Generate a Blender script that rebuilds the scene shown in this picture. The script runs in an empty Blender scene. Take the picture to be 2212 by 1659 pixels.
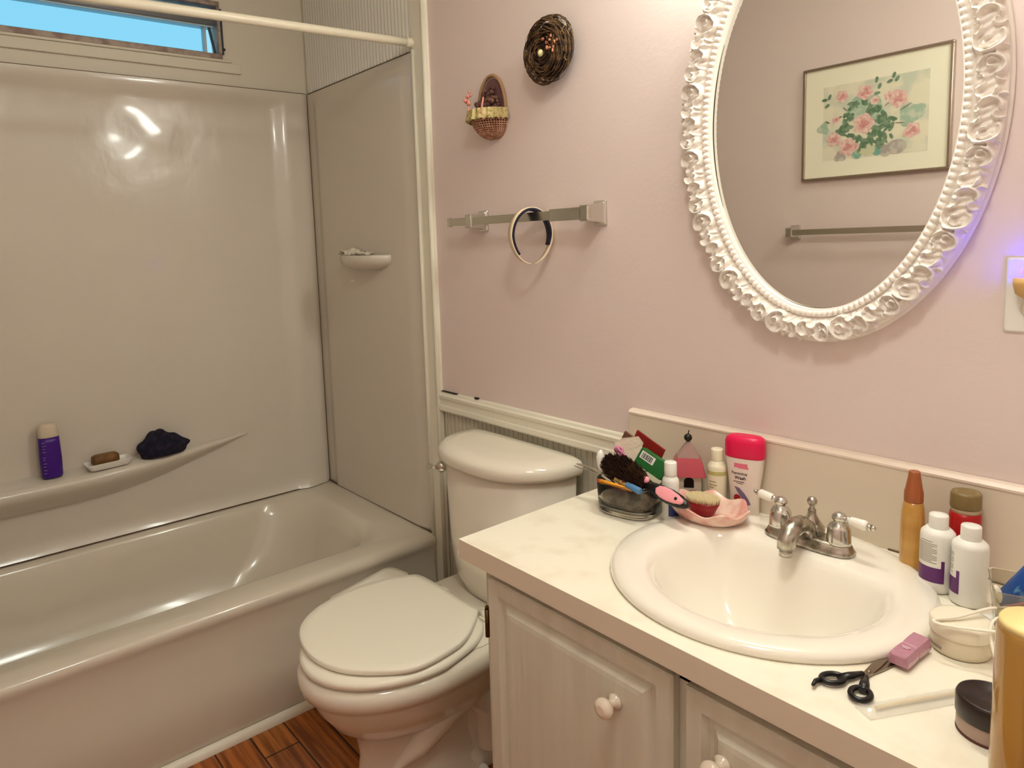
import bpy, bmesh, math, random
import numpy as np
from mathutils import Vector, Matrix
random.seed(7); rng = np.random.default_rng(7)
PI = math.pi
SC = bpy.context.scene
COL = SC.collection

# ------------------------------------------------------------------ materials
def lin(c):
    return tuple(((v/255)/12.92 if v/255 <= .04045 else ((v/255+.055)/1.055)**2.4) for v in c)
MATS = {}
def mat(name, rgb, rough=.5, metal=0, spec=.5, trans=0, coat=0, emit=None, es=0, ior=1.45, alpha=1,
        noise=None, bump=None, sss=0):
    """noise=(scale vec/float, rgb2, lo, hi)  bump=(scale, strength, distance)"""
    if name in MATS: return MATS[name]
    m = bpy.data.materials.new(name); m.use_nodes = True
    nt = m.node_tree; b = nt.nodes['Principled BSDF']; MATS[name] = m
    b.inputs['Base Color'].default_value = (*lin(rgb), 1)
    b.inputs['Roughness'].default_value = rough; b.inputs['Metallic'].default_value = metal
    b.inputs['Specular IOR Level'].default_value = spec
    b.inputs['Transmission Weight'].default_value = trans; b.inputs['IOR'].default_value = ior
    b.inputs['Coat Weight'].default_value = coat; b.inputs['Coat Roughness'].default_value = .08
    b.inputs['Alpha'].default_value = alpha
    if sss:
        b.inputs['Subsurface Weight'].default_value = sss; b.inputs['Subsurface Scale'].default_value = .01
    if emit:
        b.inputs['Emission Color'].default_value = (*lin(emit), 1); b.inputs['Emission Strength'].default_value = es
    tc = nt.nodes.new('ShaderNodeTexCoord')
    def mapped(scale):
        mp = nt.nodes.new('ShaderNodeMapping'); nt.links.new(tc.outputs['Object'], mp.inputs['Vector'])
        mp.inputs['Scale'].default_value = scale if hasattr(scale, '__len__') else (scale,)*3
        n = nt.nodes.new('ShaderNodeTexNoise'); n.inputs['Scale'].default_value = 1; n.inputs['Detail'].default_value = 5
        nt.links.new(mp.outputs['Vector'], n.inputs['Vector']); return n
    if noise:
        n = mapped(noise[0]); r = nt.nodes.new('ShaderNodeValToRGB')
        r.color_ramp.elements[0].position = noise[2]; r.color_ramp.elements[1].position = noise[3]
        r.color_ramp.elements[0].color = (*lin(rgb), 1); r.color_ramp.elements[1].color = (*lin(noise[1]), 1)
        nt.links.new(n.outputs['Fac'], r.inputs['Fac']); nt.links.new(r.outputs['Color'], b.inputs['Base Color'])
    if bump:
        n = mapped(bump[0]); bp = nt.nodes.new('ShaderNodeBump')
        bp.inputs['Strength'].default_value = bump[1]; bp.inputs['Distance'].default_value = bump[2]
        nt.links.new(n.outputs['Fac'], bp.inputs['Height']); nt.links.new(bp.outputs['Normal'], b.inputs['Normal'])
    return m

PINK = mat('pink_wall_paint', (233, 215, 209), .55, bump=(90, .25, .002))
CREAM = mat('cream_paint', (226, 218, 200), .4, bump=(60, .15, .002))
TRIMW = mat('white_trim_paint', (240, 234, 216), .35, bump=(70, .2, .001))
WAINS = mat('wainscot_paint', (206, 200, 180), .5, bump=((60, 60, 6), .3, .002))
ACRYL = mat('surround_acrylic', (219, 210, 196), .24, coat=.3, bump=((2.2, 3.2, 2.2), .35, .03))
TUBM = mat('tub_enamel', (219, 209, 192), .2, coat=.4)
RIBM = mat('ribbed_panel_paint', (234, 232, 222), .16, coat=.5)
CAULK = mat('old_caulk', (112, 86, 60), .8)
PORC = mat('toilet_porcelain', (238, 229, 212), .14, coat=.5)
SEATM = mat('toilet_seat_plastic', (251, 244, 227), .32)
CAB = mat('cabinet_paint', (224, 219, 200), .45, noise=((28, 28, 2.2), (212, 206, 186), .35, .7), bump=((90, 90, 5), .55, .003))
CABD = mat('cabinet_gap', (60, 48, 34), .8)
LAM = mat('counter_laminate', (247, 239, 220), .35, noise=(16, (236, 225, 203), .5, .75), bump=(30, .05, .001))
LAME = mat('laminate_edge', (228, 214, 192), .4)
SINKM = mat('sink_porcelain', (246, 238, 224), .12, coat=.5)
CHROME = mat('chrome', (215, 213, 206), .14, 1)
CHROMED = mat('worn_chrome', (190, 184, 172), .26, 1, noise=(60, (120, 112, 98), .45, .7))
BRASS = mat('dark_brass', (96, 74, 40), .4, .9)
WPLAST = mat('white_plastic', (240, 236, 228), .35)
IVORY = mat('ivory_plastic', (232, 222, 198), .4)
BLACKP = mat('black_plastic', (14, 12, 12), .3)
MIRR = mat('mirror_silver', (232, 232, 226), .015, 1)
FRAMEW = mat('white_carved_frame', (246, 236, 226), .32, coat=.2)
GLASS = mat('clear_glass', (235, 240, 232), .03, trans=1, ior=1.45)
GLASSG = mat('smoky_glass', (228, 228, 216), .04, trans=1, ior=1.45)
ALU = mat('aluminium_frame', (150, 138, 134), .4, .5)
WOODF = None

def wood_floor():
    m = bpy.data.materials.new('wood_floor_planks'); m.use_nodes = True; nt = m.node_tree
    b = nt.nodes['Principled BSDF']; tc = nt.nodes.new('ShaderNodeTexCoord')
    mp = nt.nodes.new('ShaderNodeMapping'); mp.inputs['Rotation'].default_value = (0, 0, 0)
    nt.links.new(tc.outputs['Object'], mp.inputs['Vector'])
    br = nt.nodes.new('ShaderNodeTexBrick'); br.inputs['Scale'].default_value = 1
    br.inputs['Brick Width'].default_value = .9; br.inputs['Row Height'].default_value = .1
    br.inputs['Mortar Size'].default_value = .0025; br.offset = .37
    br.inputs['Color1'].default_value = (*lin((206, 126, 58)), 1); br.inputs['Color2'].default_value = (*lin((182, 102, 42)), 1)
    br.inputs['Mortar'].default_value = (*lin((60, 22, 6)), 1)
    nt.links.new(mp.outputs['Vector'], br.inputs['Vector'])
    m2 = nt.nodes.new('ShaderNodeMapping'); m2.inputs['Scale'].default_value = (2.5, 38, 1)
    nt.links.new(tc.outputs['Object'], m2.inputs['Vector'])
    n = nt.nodes.new('ShaderNodeTexNoise'); n.inputs['Scale'].default_value = 1.6; n.inputs['Detail'].default_value = 7
    nt.links.new(m2.outputs['Vector'], n.inputs['Vector'])
    r = nt.nodes.new('ShaderNodeValToRGB'); r.color_ramp.elements[0].position = .38; r.color_ramp.elements[1].position = .62
    r.color_ramp.elements[0].color = (.42, .36, .32, 1); r.color_ramp.elements[1].color = (1, 1, 1, 1)
    nt.links.new(n.outputs['Fac'], r.inputs['Fac'])
    mx = nt.nodes.new('ShaderNodeMix'); mx.data_type = 'RGBA'; mx.blend_type = 'MULTIPLY'; mx.inputs[0].default_value = 1
    nt.links.new(br.outputs['Color'], mx.inputs[6]); nt.links.new(r.outputs['Color'], mx.inputs[7])
    nt.links.new(mx.outputs[2], b.inputs['Base Color']); b.inputs['Roughness'].default_value = .3
    return m
WOODF = wood_floor()

# ------------------------------------------------------------------ mesh kit
class MB:
    def __init__(s): s.v = []; s.f = []; s.sm = []
    def add(s, v, f, smooth=True):
        o = len(s.v); s.v += [tuple(map(float, p)) for p in v]; s.f += [tuple(i+o for i in q) for q in f]
        s.sm += [smooth]*len(f); return s
    def box(s, c, h, smooth=False, rot=None):
        v = [Vector((x*h[0], y*h[1], z*h[2])) for x in (-1, 1) for y in (-1, 1) for z in (-1, 1)]
        if rot: v = [rot @ p for p in v]
        v = [(p[0]+c[0], p[1]+c[1], p[2]+c[2]) for p in v]
        return s.add(v, [(0,1,3,2), (4,6,7,5), (0,4,5,1), (2,3,7,6), (0,2,6,4), (1,5,7,3)], smooth)
    def bb(s, x0, x1, y0, y1, z0, z1): return s.box(((x0+x1)/2, (y0+y1)/2, (z0+z1)/2), ((x1-x0)/2, (y1-y0)/2, (z1-z0)/2))
    def loft(s, rings, cap0=True, cap1=True, closed=True, smooth=True):
        n = len(rings[0]); v = [p for r in rings for p in r]; f = []
        for i in range(len(rings)-1):
            for j in range(n if closed else n-1):
                a = i*n+j; b = i*n+(j+1) % n; f.append((a, b, b+n, a+n))
        o = len(s.f); s.add(v, f, smooth)
        base = len(s.v)-len(v)
        if cap0: s.f.append(tuple(base+j for j in reversed(range(n)))); s.sm.append(False)
        if cap1: s.f.append(tuple(base+(len(rings)-1)*n+j for j in range(n))); s.sm.append(False)
        return s
    def lathe(s, prof, n=32, c=(0, 0, 0), a0=0, a1=2*PI, cap0=True, cap1=True):
        full = abs(a1-a0-2*PI) < 1e-6
        m = n if full else n+1
        rings = [[(c[0]+r*math.cos(a0+(a1-a0)*j/n), c[1]+r*math.sin(a0+(a1-a0)*j/n), c[2]+z) for j in range(m)] for r, z in prof]
        return s.loft(rings, cap0 and full, cap1 and full, full)
    def tube(s, pts, r, n=10, cap=True, flat=1):
        P = [Vector(p) for p in pts]; rings = []; up = None
        rs = r if hasattr(r, '__len__') else [r]*len(P)
        for i, p in enumerate(P):
            t = (P[min(i+1, len(P)-1)]-P[max(i-1, 0)]).normalized()
            if up is None:
                up = Vector((0, 0, 1)) if abs(t.z) < .9 else Vector((1, 0, 0))
            a = t.cross(up).normalized(); b = a.cross(t).normalized(); up = b
            rings.append([tuple(p+a*(rs[i]*math.cos(2*PI*k/n))+b*(rs[i]*flat*math.sin(2*PI*k/n))) for k in range(n)])
        return s.loft(rings, cap, cap)
    def sphere(s, c, r, n=16, m=10):
        rr = r if hasattr(r, '__len__') else (r, r, r)
        rings = []
        for i in range(1, m):
            th = PI*i/m
            rings.append([(c[0]+rr[0]*math.sin(th)*math.cos(2*PI*j/n), c[1]+rr[1]*math.sin(th)*math.sin(2*PI*j/n), c[2]-rr[2]*math.cos(th)) for j in range(n)])
        o = len(s.v); s.loft(rings, False, False)
        a = len(s.v); s.v.append((c[0], c[1], c[2]-rr[2])); s.v.append((c[0], c[1], c[2]+rr[2]))
        for j in range(n):
            s.f.append((a, o+(j+1) % n, o+j)); s.sm.append(True)
            k = o+(m-2)*n; s.f.append((a+1, k+j, k+(j+1) % n)); s.sm.append(True)
        return s
    def xf(s, M):
        s.v = [tuple(M @ Vector(p)) for p in s.v]; return s
    def build(s, name, material, parent=None, bevel=0, loc=None, subsurf=0, solid=0, autos=None):
        me = bpy.data.meshes.new(name); me.from_pydata(s.v, [], s.f); me.update()
        bm = bmesh.new(); bm.from_mesh(me); bmesh.ops.recalc_face_normals(bm, faces=bm.faces); bm.to_mesh(me); bm.free()
        for p, q in zip(me.polygons, s.sm): p.use_smooth = q
        if autos is not None:
            for p in me.polygons: p.use_smooth = True
            me.set_sharp_from_angle(angle=autos)
        me.materials.append(material)
        o = bpy.data.objects.new(name, me); COL.objects.link(o)
        if parent: o.parent = parent
        if loc: o.location = loc
        if solid:
            md = o.modifiers.new('s', 'SOLIDIFY'); md.thickness = solid; md.offset = 0
        if bevel:
            md = o.modifiers.new('b', 'BEVEL'); md.width = bevel; md.segments = 3; md.limit_method = 'ANGLE'; md.angle_limit = .6
            md.harden_normals = False
        if subsurf:
            md = o.modifiers.new('ss', 'SUBSURF'); md.levels = subsurf; md.render_levels = subsurf
        return o
def tag(o, label, cat, group=None):
    o['label'] = label; o['category'] = cat
    if group: o['group'] = group
    return o
def thing(name, label, cat, loc=(0, 0, 0), rz=0, group=None, rot=None):
    o = bpy.data.objects.new(name, None); COL.objects.link(o); o.location = loc
    o.rotation_euler = rot if rot else (0, 0, rz); o.empty_display_size = .03
    return tag(o, label, cat, group)
def struct(o): o['kind'] = 'structure'; return o
def sell(cx, cy, z, a, b, n=2.0, k=48, rot=0):
    out = []
    for j in range(k):
        t = 2*PI*j/k; c, s_ = math.cos(t), math.sin(t)
        x = a*math.copysign(abs(c)**(2/n), c); y = b*math.copysign(abs(s_)**(2/n), s_)
        out.append((cx+x*math.cos(rot)-y*math.sin(rot), cy+x*math.sin(rot)+y*math.cos(rot), z))
    return out
def sstep(a, b, x):
    t = np.clip((x-a)/(b-a), 0, 1); return t*t*(3-2*t)

# ------------------------------------------------------------------ camera (fitted)
cam = bpy.data.cameras.new('camera'); co = bpy.data.objects.new('camera', cam); COL.objects.link(co)
yaw, pitch, roll = .90937, -.11943, -.0378
f = Vector((-math.sin(yaw)*math.cos(pitch), math.cos(yaw)*math.cos(pitch), math.sin(pitch)))
r = Vector((math.cos(yaw), math.sin(yaw), 0)); u = r.cross(f)
r2 = math.cos(roll)*r+math.sin(roll)*u; u2 = -math.sin(roll)*r+math.cos(roll)*u
Rm = Matrix((r2, u2, -f)).transposed()
co.matrix_world = Matrix.Translation((2.64366, -1.33237, 1.37035)) @ Rm.to_4x4()
cam.sensor_fit = 'HORIZONTAL'; cam.sensor_width = 36; cam.lens = 1528.179/2212*36
cam.shift_x = (1106-994.042)/2212; cam.shift_y = -(829.5-704.373)/2212
cam.clip_start = .01
SC.camera = co

# ------------------------------------------------------------------ room shell
W = -1.56; XR = 3.35; ZC = 2.42
struct(MB().bb(-.1, XR+.1, W-.1, .1, -.06, 0).build('floor', WOODF))
struct(MB().bb(-.1, XR+.1, W-.1, .1, ZC, ZC+.06).build('ceiling', mat('ceiling_paint', (236, 230, 214), .6)))
struct(MB().bb(.79, XR+.1, 0, .1, .86, ZC).build('wall_back', PINK))
struct(MB().bb(-.1, .79, 0, .1, 0, ZC).build('wall_alcove', CREAM))
# wainscot with vertical grooves under the chair rail
mb = MB().bb(.79, XR+.1, .006, .1, 0, .86)
x = .80
while x < 1.75:
    mb.bb(x, x+.017, .0035, .007, 0, .86); x += .02
struct(mb.build('wall_wainscot', WAINS, bevel=.0015))
struct(MB().bb(.79, XR+.1, W-.1, W, 0, ZC).build('wall_front', PINK))
struct(MB().bb(-.1, .79, W-.1, W, 0, ZC).build('wall_front_alcove', CREAM))
struct(MB().bb(XR, XR+.1, W, 0, 0, ZC).build('wall_right', PINK))
# window wall with an opening
WY0, WY1, WZ0, WZ1 = -1.34, -.333, 2.068, 2.262
mb = MB(); mb.bb(-.1, 0, W, 0, 0, WZ0); mb.bb(-.1, 0, W, 0, WZ1, ZC); mb.bb(-.1, 0, W, WY0, WZ0, WZ1); mb.bb(-.1, 0, WY1, 0, WZ0, WZ1)
struct(mb.build('wall_left', CREAM))

# trims
t = struct(MB().bb(0, .012, W+.002, -.268, 2.016, 2.052).bb(0, .007, W+.002, -.30, 2.054, 2.064).build('trim_1', CREAM, bevel=.003))
mb = MB(); zs = (0, ZC)
mb.bb(.752, .828, -.010, .0, 0, ZC-.001)
mb.tube([(.760, -.011, .0), (.760, -.011, 1.968)], .008, 12); mb.tube([(.819, -.011, 0), (.819, -.011, ZC-.002)], .0085, 12)
struct(mb.build('trim_2', TRIMW))
# chair rail
mb = MB(); prof = [(0, .828), (-.014, .829), (-.017, .834), (-.016, .846), (-.011, .850), (-.0105, .868), (-.015, .871), (-.016, .880), (-.010, .884), (-.008, .890), (0, .893)]
rings = [[(xx, y, z) for y, z in prof] for xx in (.828, 1.588)]
mb.loft(rings, True, True); struct(mb.build('trim_3', TRIMW, autos=.5))
for (a, b, z) in ((.833, .905, .8935), (1.0, 1.012, .896), (.912, .914, .905)):
    pass
mb = MB(); mb.bb(.832, .91, -.0095, -.0005, .8925, .8942).bb(.998, 1.014, -.008, -.0005, .8925, .8965)
struct(mb.build('trim_4', mat('dark_grime', (50, 34, 24), .9)))
# quarter round along tub foot
mb = MB(); pr = [(.776, 0)]+[(.776+.018*math.cos(a), .022*math.sin(a)) for a in np.linspace(0, PI/2, 8)]
mb.loft([[(px, y, pz) for px, pz in pr] for y in (W+.004, -.012)]); struct(mb.build('baseboard_tub', TRIMW, autos=.6))

# window: frame, sash, blind-like head rail, pane
win = bpy.data.objects.new('window_1', None); COL.objects.link(win); win.location = (0, WY1, WZ0); struct(win)
def inwin(mb, name, m, **k):
    o = mb.build(name, m, win, **k); o.location = Vector((0, 0, 0))-win.location; return o
mb = MB()
mb.bb(-.06, .006, WY0, WY1, WZ0-.004, WZ0+.014).bb(-.06, .006, WY0, WY1, WZ1-.012, WZ1+.004)
mb.bb(-.06, .006, WY1-.012, WY1, WZ0+.014, WZ1-.012).bb(-.06, .006, WY0, WY0+.012, WZ0+.014, WZ1-.012)
inwin(mb, 'window_frame', mat('taupe_window_frame', (142, 120, 112), .5, noise=(25, (180, 164, 150), .4, .6)), bevel=.002)
mb = MB(); mb.bb(-.045, -.02, WY0+.012, WY1-.050, WZ0+.016, WZ0+.022).bb(-.045, -.02, WY1-.056, WY1-.046, WZ0+.016, WZ1-.05)
mb.bb(-.05, -.01, WY0+.012, WY1-.020, 2.176, 2.182).bb(-.05, -.01, WY0+.012, WY1-.02, 2.234, 2.240)
inwin(mb, 'sash', mat('pale_sash', (176, 196, 206), .35, .3), bevel=.002)
mb = MB(); mb.tube([(-.022, WY0+.014, 2.196), (-.022, WY1-.018, 2.196)], .016, 14).tube([(-.024, WY0+.014, 2.219), (-.024, WY1-.018, 2.219)], .014, 14)
inwin(mb, 'head_rail', mat('grey_rail', (150, 152, 158), .4, .3))
mb = MB(); mb.box((-.02, WY1-.026, 2.13), (.004, .004, .05), rot=Matrix.Rotation(.18, 3, 'X'))
mb.box((.0075, WY1+.002, 2.16), (.002, .003, .08)).sphere((.01, WY1+.006, 2.098), .005, 8, 6)
inwin(mb, 'stay_arm', mat('dark_metal', (60, 66, 74), .4, .6))
mb = MB().bb(-.040, -.036, WY0+.012, WY1-.05, WZ0+.02, WZ1-.02)
inwin(mb, 'pane', mat('window_glass', (225, 245, 250), .08, trans=1, ior=1.1))

# ------------------------------------------------------------------ tub surround
ts = thing('tub_surround', 'glossy beige moulded acrylic wall surround around the bathtub under the window', 'tub surround', (0, 0, .39))
def gridmesh(P):  # P array (n,m,3)
    n, m, _ = P.shape; mb = MB(); f = []
    for i in range(n-1):
        for j in range(m-1): a = i*m+j; f.append((a, a+1, a+m+1, a+m))
    mb.add(P.reshape(-1, 3), f); return mb
ys = np.linspace(-1.545, -.006, 130); zz = np.linspace(.392, 1.966, 130)
Yg, Zg = np.meshgrid(ys, zz)
mask = sstep(-.10, -.175, Yg)*sstep(1.955, 1.90, Zg)*sstep(-1.49, -1.42, Yg)
Xg = .006+.016*(1-mask)*sstep(-.006, -.03, Yg)+.019*(1-np.clip((Zg-.392)/.055, 0, 1))**2*sstep(-.02, -.12, Yg)*sstep(-1.54, -1.45, Yg)
wv = .0018*np.sin(Yg*9+Zg*5+.6)*np.sin(Zg*11-Yg*4)*sstep(1.4, 1.6, Zg)+.0016*np.sin(Yg*23-1.2)*np.sin(Zg*27+1.0)*sstep(1.62, 1.75, Zg)*sstep(-.45, -.5, Yg)*sstep(-.85, -.7, Yg)
Xg = np.maximum(Xg+wv*mask, .003)
P = np.stack([Xg, Yg, Zg], -1)
o = gridmesh(P).build('back_panel', ACRYL, ts); o.location = (0, 0, -.39)
xs = np.linspace(.004, .750, 70); zz2 = np.linspace(.392, 1.966, 90)
Xg, Zg = np.meshgrid(xs, zz2)
mask = sstep(.05, .10, Xg)*sstep(.73, .68, Xg)*sstep(1.955, 1.90, Zg)
P = np.stack([Xg, -.006-.009*mask, Zg], -1)
o = gridmesh(P).build('end_panel', ACRYL, ts); o.location = (0, 0, -.39)
P2 = P.copy(); P2[..., 1] = W+.006+.009*mask
o = gridmesh(P2).build('end_panel', ACRYL, ts); o.location = (0, 0, -.39)
# moulded ledge, wide in the middle and fading into the panel
rings = []
for y in np.linspace(-1.54, -.34, 50):
    d = .086*max(0, math.sin(PI*min(1, (-.34-y)/1.05)**.85 if (-.34-y) < 1.05 else PI/2*1.0))
    s_ = min(1, (-.34-y)/.62); d = .006+.084*(math.sin(PI/2*s_)**1.35 if s_ > 0 else 0)
    z0 = .652; pr = []
    for a, zz_ in ((0, .008), (.3, .005), (.6, .002), (.82, -.002), (.94, -.008), (1, -.018), (.99, -.030), (.92, -.042), (.78, -.056), (.55, -.074), (.25, -.094), (0, -.115)):
        pr.append((.004+(d+.012*min(1, s_*6)-.006*(s_ < .02))*a, y, z0+zz_*(.08+.92*math.sin(PI/2*min(1, s_*1.1))**1.2)+.012*(1-s_)))
    rings.append(pr)
mb = MB().loft(rings, True, True, closed=False); o = mb.build('soap_ledge', ACRYL, ts); o.location = (0, 0, -.39)
# small corner shelf on the end wall
mb = MB(); rings = []
for sc, z in ((.55, 1.282), (.8, 1.292), (.96, 1.304), (1, 1.318), (1, 1.330), (.97, 1.334), (.9, 1.330), (.8, 1.326)):
    rings.append([(.43+.150*sc*math.cos(a), -.012-.085*sc*math.sin(a), z) for a in np.linspace(0, PI, 28)])
mb.loft(rings, True, True, closed=False); o = mb.build('soap_shelf', ACRYL, ts); o.location = (0, 0, -.39)
# caulk lines
mb = MB().tube([(.008, -.008, .39), (.008, -.008, 1.97)], .0014, 6)
mb.tube([(.0262, -1.54, .3925), (.0262, -.14, .3925), (.018, -.05, .3925), (.010, -.01, .3925)], .0019, 6).tube([(.010, -.012, .3925), (.752, -.014, .3925)], .0022, 6)
mb.tube([(.0225, -1.54, 1.967), (.0225, -.02, 1.967)], .0011, 6).tube([(.01, -.003, 1.969), (.752, -.003, 1.969)], .0011, 6)
o = mb.build('caulk_line', CAULK, ts); o.location = (0, 0, -.39)
# ribbed panel above
mb = MB()
for i in range(37):
    x = .008+i*.02; mb.tube([(x+.01, .004, 1.972), (x+.01, .004, ZC)], .0105, 8, cap=False)
struct(mb.build('wall_ribbed', RIBM))

# ------------------------------------------------------------------ bathtub
tub = thing('bathtub', 'long glossy beige bathtub with rounded front rim under the window', 'bathtub', (.4, -.78, 0))
mb = MB(); n = 96
def tring(x0, x1, y0, y1, z, pw):
    return sell((x0+x1)/2, (y0+y1)/2, z, (x1-x0)/2, (y1-y0)/2, pw, n)
def rr(x0, x1, y0, y1, z, rad, k=96):
    # rounded rect sampled to k points aligned by angle
    cx, cy = (x0+x1)/2, (y0+y1)/2; hx, hy = (x1-x0)/2, (y1-y0)/2; out = []
    rad = min(rad, hx*.999, hy*.999)
    q = k//4
    for qi, (sx, sy) in enumerate(((1, 1), (-1, 1), (-1, -1), (1, -1))):
        for j in range(q):
            a = PI/2*qi+PI/2*j/(q-1)
            out.append((cx+sx*(hx-rad)+rad*math.cos(a), cy+sy*(hy-rad)+rad*math.sin(a), z))
    return out
Y0, Y1 = W+.004, -.011
rings = [rr(.004, .768, Y0, Y1, .0, .004), rr(.004, .774, Y0, Y1, .02, .004), rr(.004, .779, Y0, Y1, .12, .004), rr(.004, .776, Y0, Y1, .17, .004),
         rr(.004, .768, Y0, Y1, .21, .004), rr(.004, .764, Y0, Y1, .28, .004), rr(.004, .764, Y0, Y1, .335, .004),
         rr(.004, .770, Y0, Y1, .352, .004), rr(.004, .774, Y0, Y1, .364, .005), rr(.004, .772, Y0, Y1, .376, .006), rr(.004, .764, Y0, Y1, .385, .007), rr(.004, .752, Y0, Y1, .389, .008), rr(.006, .735, Y0+.003, Y1-.003, .390, .01),
         rr(.02, .672, Y0+.05, Y1-.10, .389, .12), rr(.032, .656, Y0+.06, Y1-.12, .383, .16), rr(.042, .646, Y0+.07, Y1-.14, .368, .18), rr(.055, .634, Y0+.08, Y1-.165, .33, .19), rr(.085, .615, Y0+.10, Y1-.22, .22, .2),
         rr(.12, .59, Y0+.13, Y1-.29, .12, .2), rr(.17, .55, Y0+.17, Y1-.37, .085, .18), rr(.28, .45, Y0+.3, Y1-.5, .08, .08)]
mb.loft(rings, False, True)
o = mb.build('tub_shell', TUBM, tub, autos=.9); o.location = (-.4, .78, 0)

# ------------------------------------------------------------------ shower rod
rod = thing('shower_rod', 'white curtain rod across the top of the tub opening', 'curtain rod', (.75, -.01, 1.98))
pts = []
for tt in np.linspace(0, 1, 16):
    y = -.012+(W+.024)*tt; pts.append((0, y+.01, .012-.035*tt))
MB().tube(pts, .0125, 16).build('pole', mat('ivory_rod', (238, 230, 208), .3), rod)
mb = MB()
mb.xf(Matrix.Identity(4)); 
pr = [(.0, 0), (.019, 0), (.019, .004), (.0145, .010), (.0145, .03), (.0, .03)]
q = MB().lathe(pr[1:-1], 20); q.xf(Matrix.Translation((0, .0095, .012)) @ Matrix.Rotation(PI/2, 4, 'X')); q.build('end_flange', mat('ivory_rod', (0, 0, 0)), rod)

# ------------------------------------------------------------------ toilet
TX = 1.215
toi = thing('toilet', 'cream porcelain toilet with closed lid between the bathtub and the vanity', 'toilet', (TX, -.4, 0))
def place(o, dx=TX, dy=-.4): o.location = (-dx, -dy, 0); return o
def egg(cx, yb, yf, w, z, k=72, sq=2.0, bw=None):
    """egg outline: back at yb, front at yf, half width w; back squarer"""
    out = []; ym = yb+(yf-yb)*.42
    for j in range(k):
        t = 2*PI*j/k; s_, c = math.sin(t), math.cos(t)
        if s_ < 0: out.append((cx+w*math.copysign(abs(c)**(2/2.05), c), ym+(yf-ym)*(-s_), z))
        else:
            nb = sq; b = abs(s_)**(2/nb)
            ww = w*abs(c)**(2/nb)*(1-(1-(bw/w if bw else 1))*b)
            out.append((cx+math.copysign(ww, c), ym+(yb-ym)*b, z))
    return out
mb = MB()
rings = [egg(TX, -.17, -.595, .098, 0, sq=3), egg(TX, -.17, -.60, .100, .03, sq=3), egg(TX, -.18, -.585, .088, .05, sq=3), egg(TX, -.18, -.575, .083, .13, sq=3), egg(TX, -.18, -.585, .088, .185, sq=3),
         egg(TX, -.19, -.60, .112, .20, sq=3), egg(TX, -.2, -.64, .142, .235, sq=3), egg(TX, -.2, -.675, .166, .285, sq=3), egg(TX, -.21, -.69, .178, .318, sq=3), egg(TX, -.21, -.694, .181, .328, sq=3),
         egg(TX, -.21, -.708, .196, .338, sq=3.5), egg(TX, -.21, -.714, .202, .358, sq=3.5), egg(TX, -.21, -.712, .200, .378, sq=3.5), egg(TX, -.21, -.700, .188, .388, sq=3.5), egg(TX, -.22, -.68, .17, .389, sq=3.5)]
mb.loft(rings)
# trapway bulges on both sides and rear body
for sx in (1, -1):
    mb.tube([(TX+sx*.055, -.53, .09), (TX+sx*.078, -.46, .15), (TX+sx*.096, -.37, .23), (TX+sx*.09, -.30, .24), (TX+sx*.09, -.25, .17), (TX+sx*.09, -.24, .06)], [.004, .03, .042, .045, .042, .04], 14)
mb.loft([rr(TX-.1, TX+.1, -.32, -.10, .0, .03, 40), rr(TX-.1, TX+.1, -.32, -.10, .04, .03, 40), rr(TX-.085, TX+.085, -.32, -.11, .06, .03, 40), rr(TX-.095, TX+.095, -.33, -.08, .26, .04, 40), rr(TX-.13, TX+.13, -.34, -.04, .33, .04, 40), rr(TX-.165, TX+.165, -.36, -.03, .365, .04, 40), rr(TX-.17, TX+.17, -.36, -.03, .392, .04, 40), rr(TX-.155, TX+.155, -.35, -.04, .398, .035, 40)])
place(mb.build('bowl', PORC, toi, autos=.9))
# tank
def dsh(hw, yb, yf, z, k=64, nb=6):
    out = []
    for j in range(k):
        t = 2*PI*j/k; c, s_ = math.cos(t), math.sin(t)
        ym = yb-.045
        if s_ >= 0: out.append((TX+.012+hw*math.copysign(abs(c)**(2/nb), c), ym+(yb-ym)*abs(s_)**(2/nb), z))
        else: out.append((TX+.012+hw*math.copysign(abs(c)**(2/2.5), c), ym-(ym-yf)*abs(s_)**(2/2.1), z))
    return out
mb = MB().loft([dsh(.12, -.06, -.18, .398), dsh(.15, -.05, -.195, .405), dsh(.185, -.03, -.205, .44), dsh(.2, -.02, -.212, .50), dsh(.212, -.018, -.222, .765), dsh(.2, -.02, -.212, .768)])
tank = place(mb.build('tank', PORC, toi))
mb = MB().loft([dsh(.212, -.018, -.222, .768), dsh(.226, -.014, -.238, .770), dsh(.23, -.012, -.242, .778), dsh(.23, -.012, -.242, .794), dsh(.224, -.014, -.236, .804), dsh(.208, -.022, -.220, .811), dsh(.17, -.035, -.19, .814), dsh(.1, -.05, -.14, .815)])
place(mb.build('tank_lid', PORC, toi))
lev = MB().lathe([(.004, -.002), (.015, -.002), (.016, .006), (.012, .012), (.004, .014)], 18); lev.xf(Matrix.Translation((TX-.14, -.196, .742)) @ Matrix.Rotation(.5, 4, 'Z') @ Matrix.Rotation(-PI/2*-1, 4, 'X'))
lev.xf(Matrix.Identity(4)); lev.tube([(TX-.141, -.212, .742), (TX-.175, -.214, .737), (TX-.20, -.196, .732)], [.009, .010, .007], 10, flat=.6)
place(lev.build('flush_lever', CHROME, toi))
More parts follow.
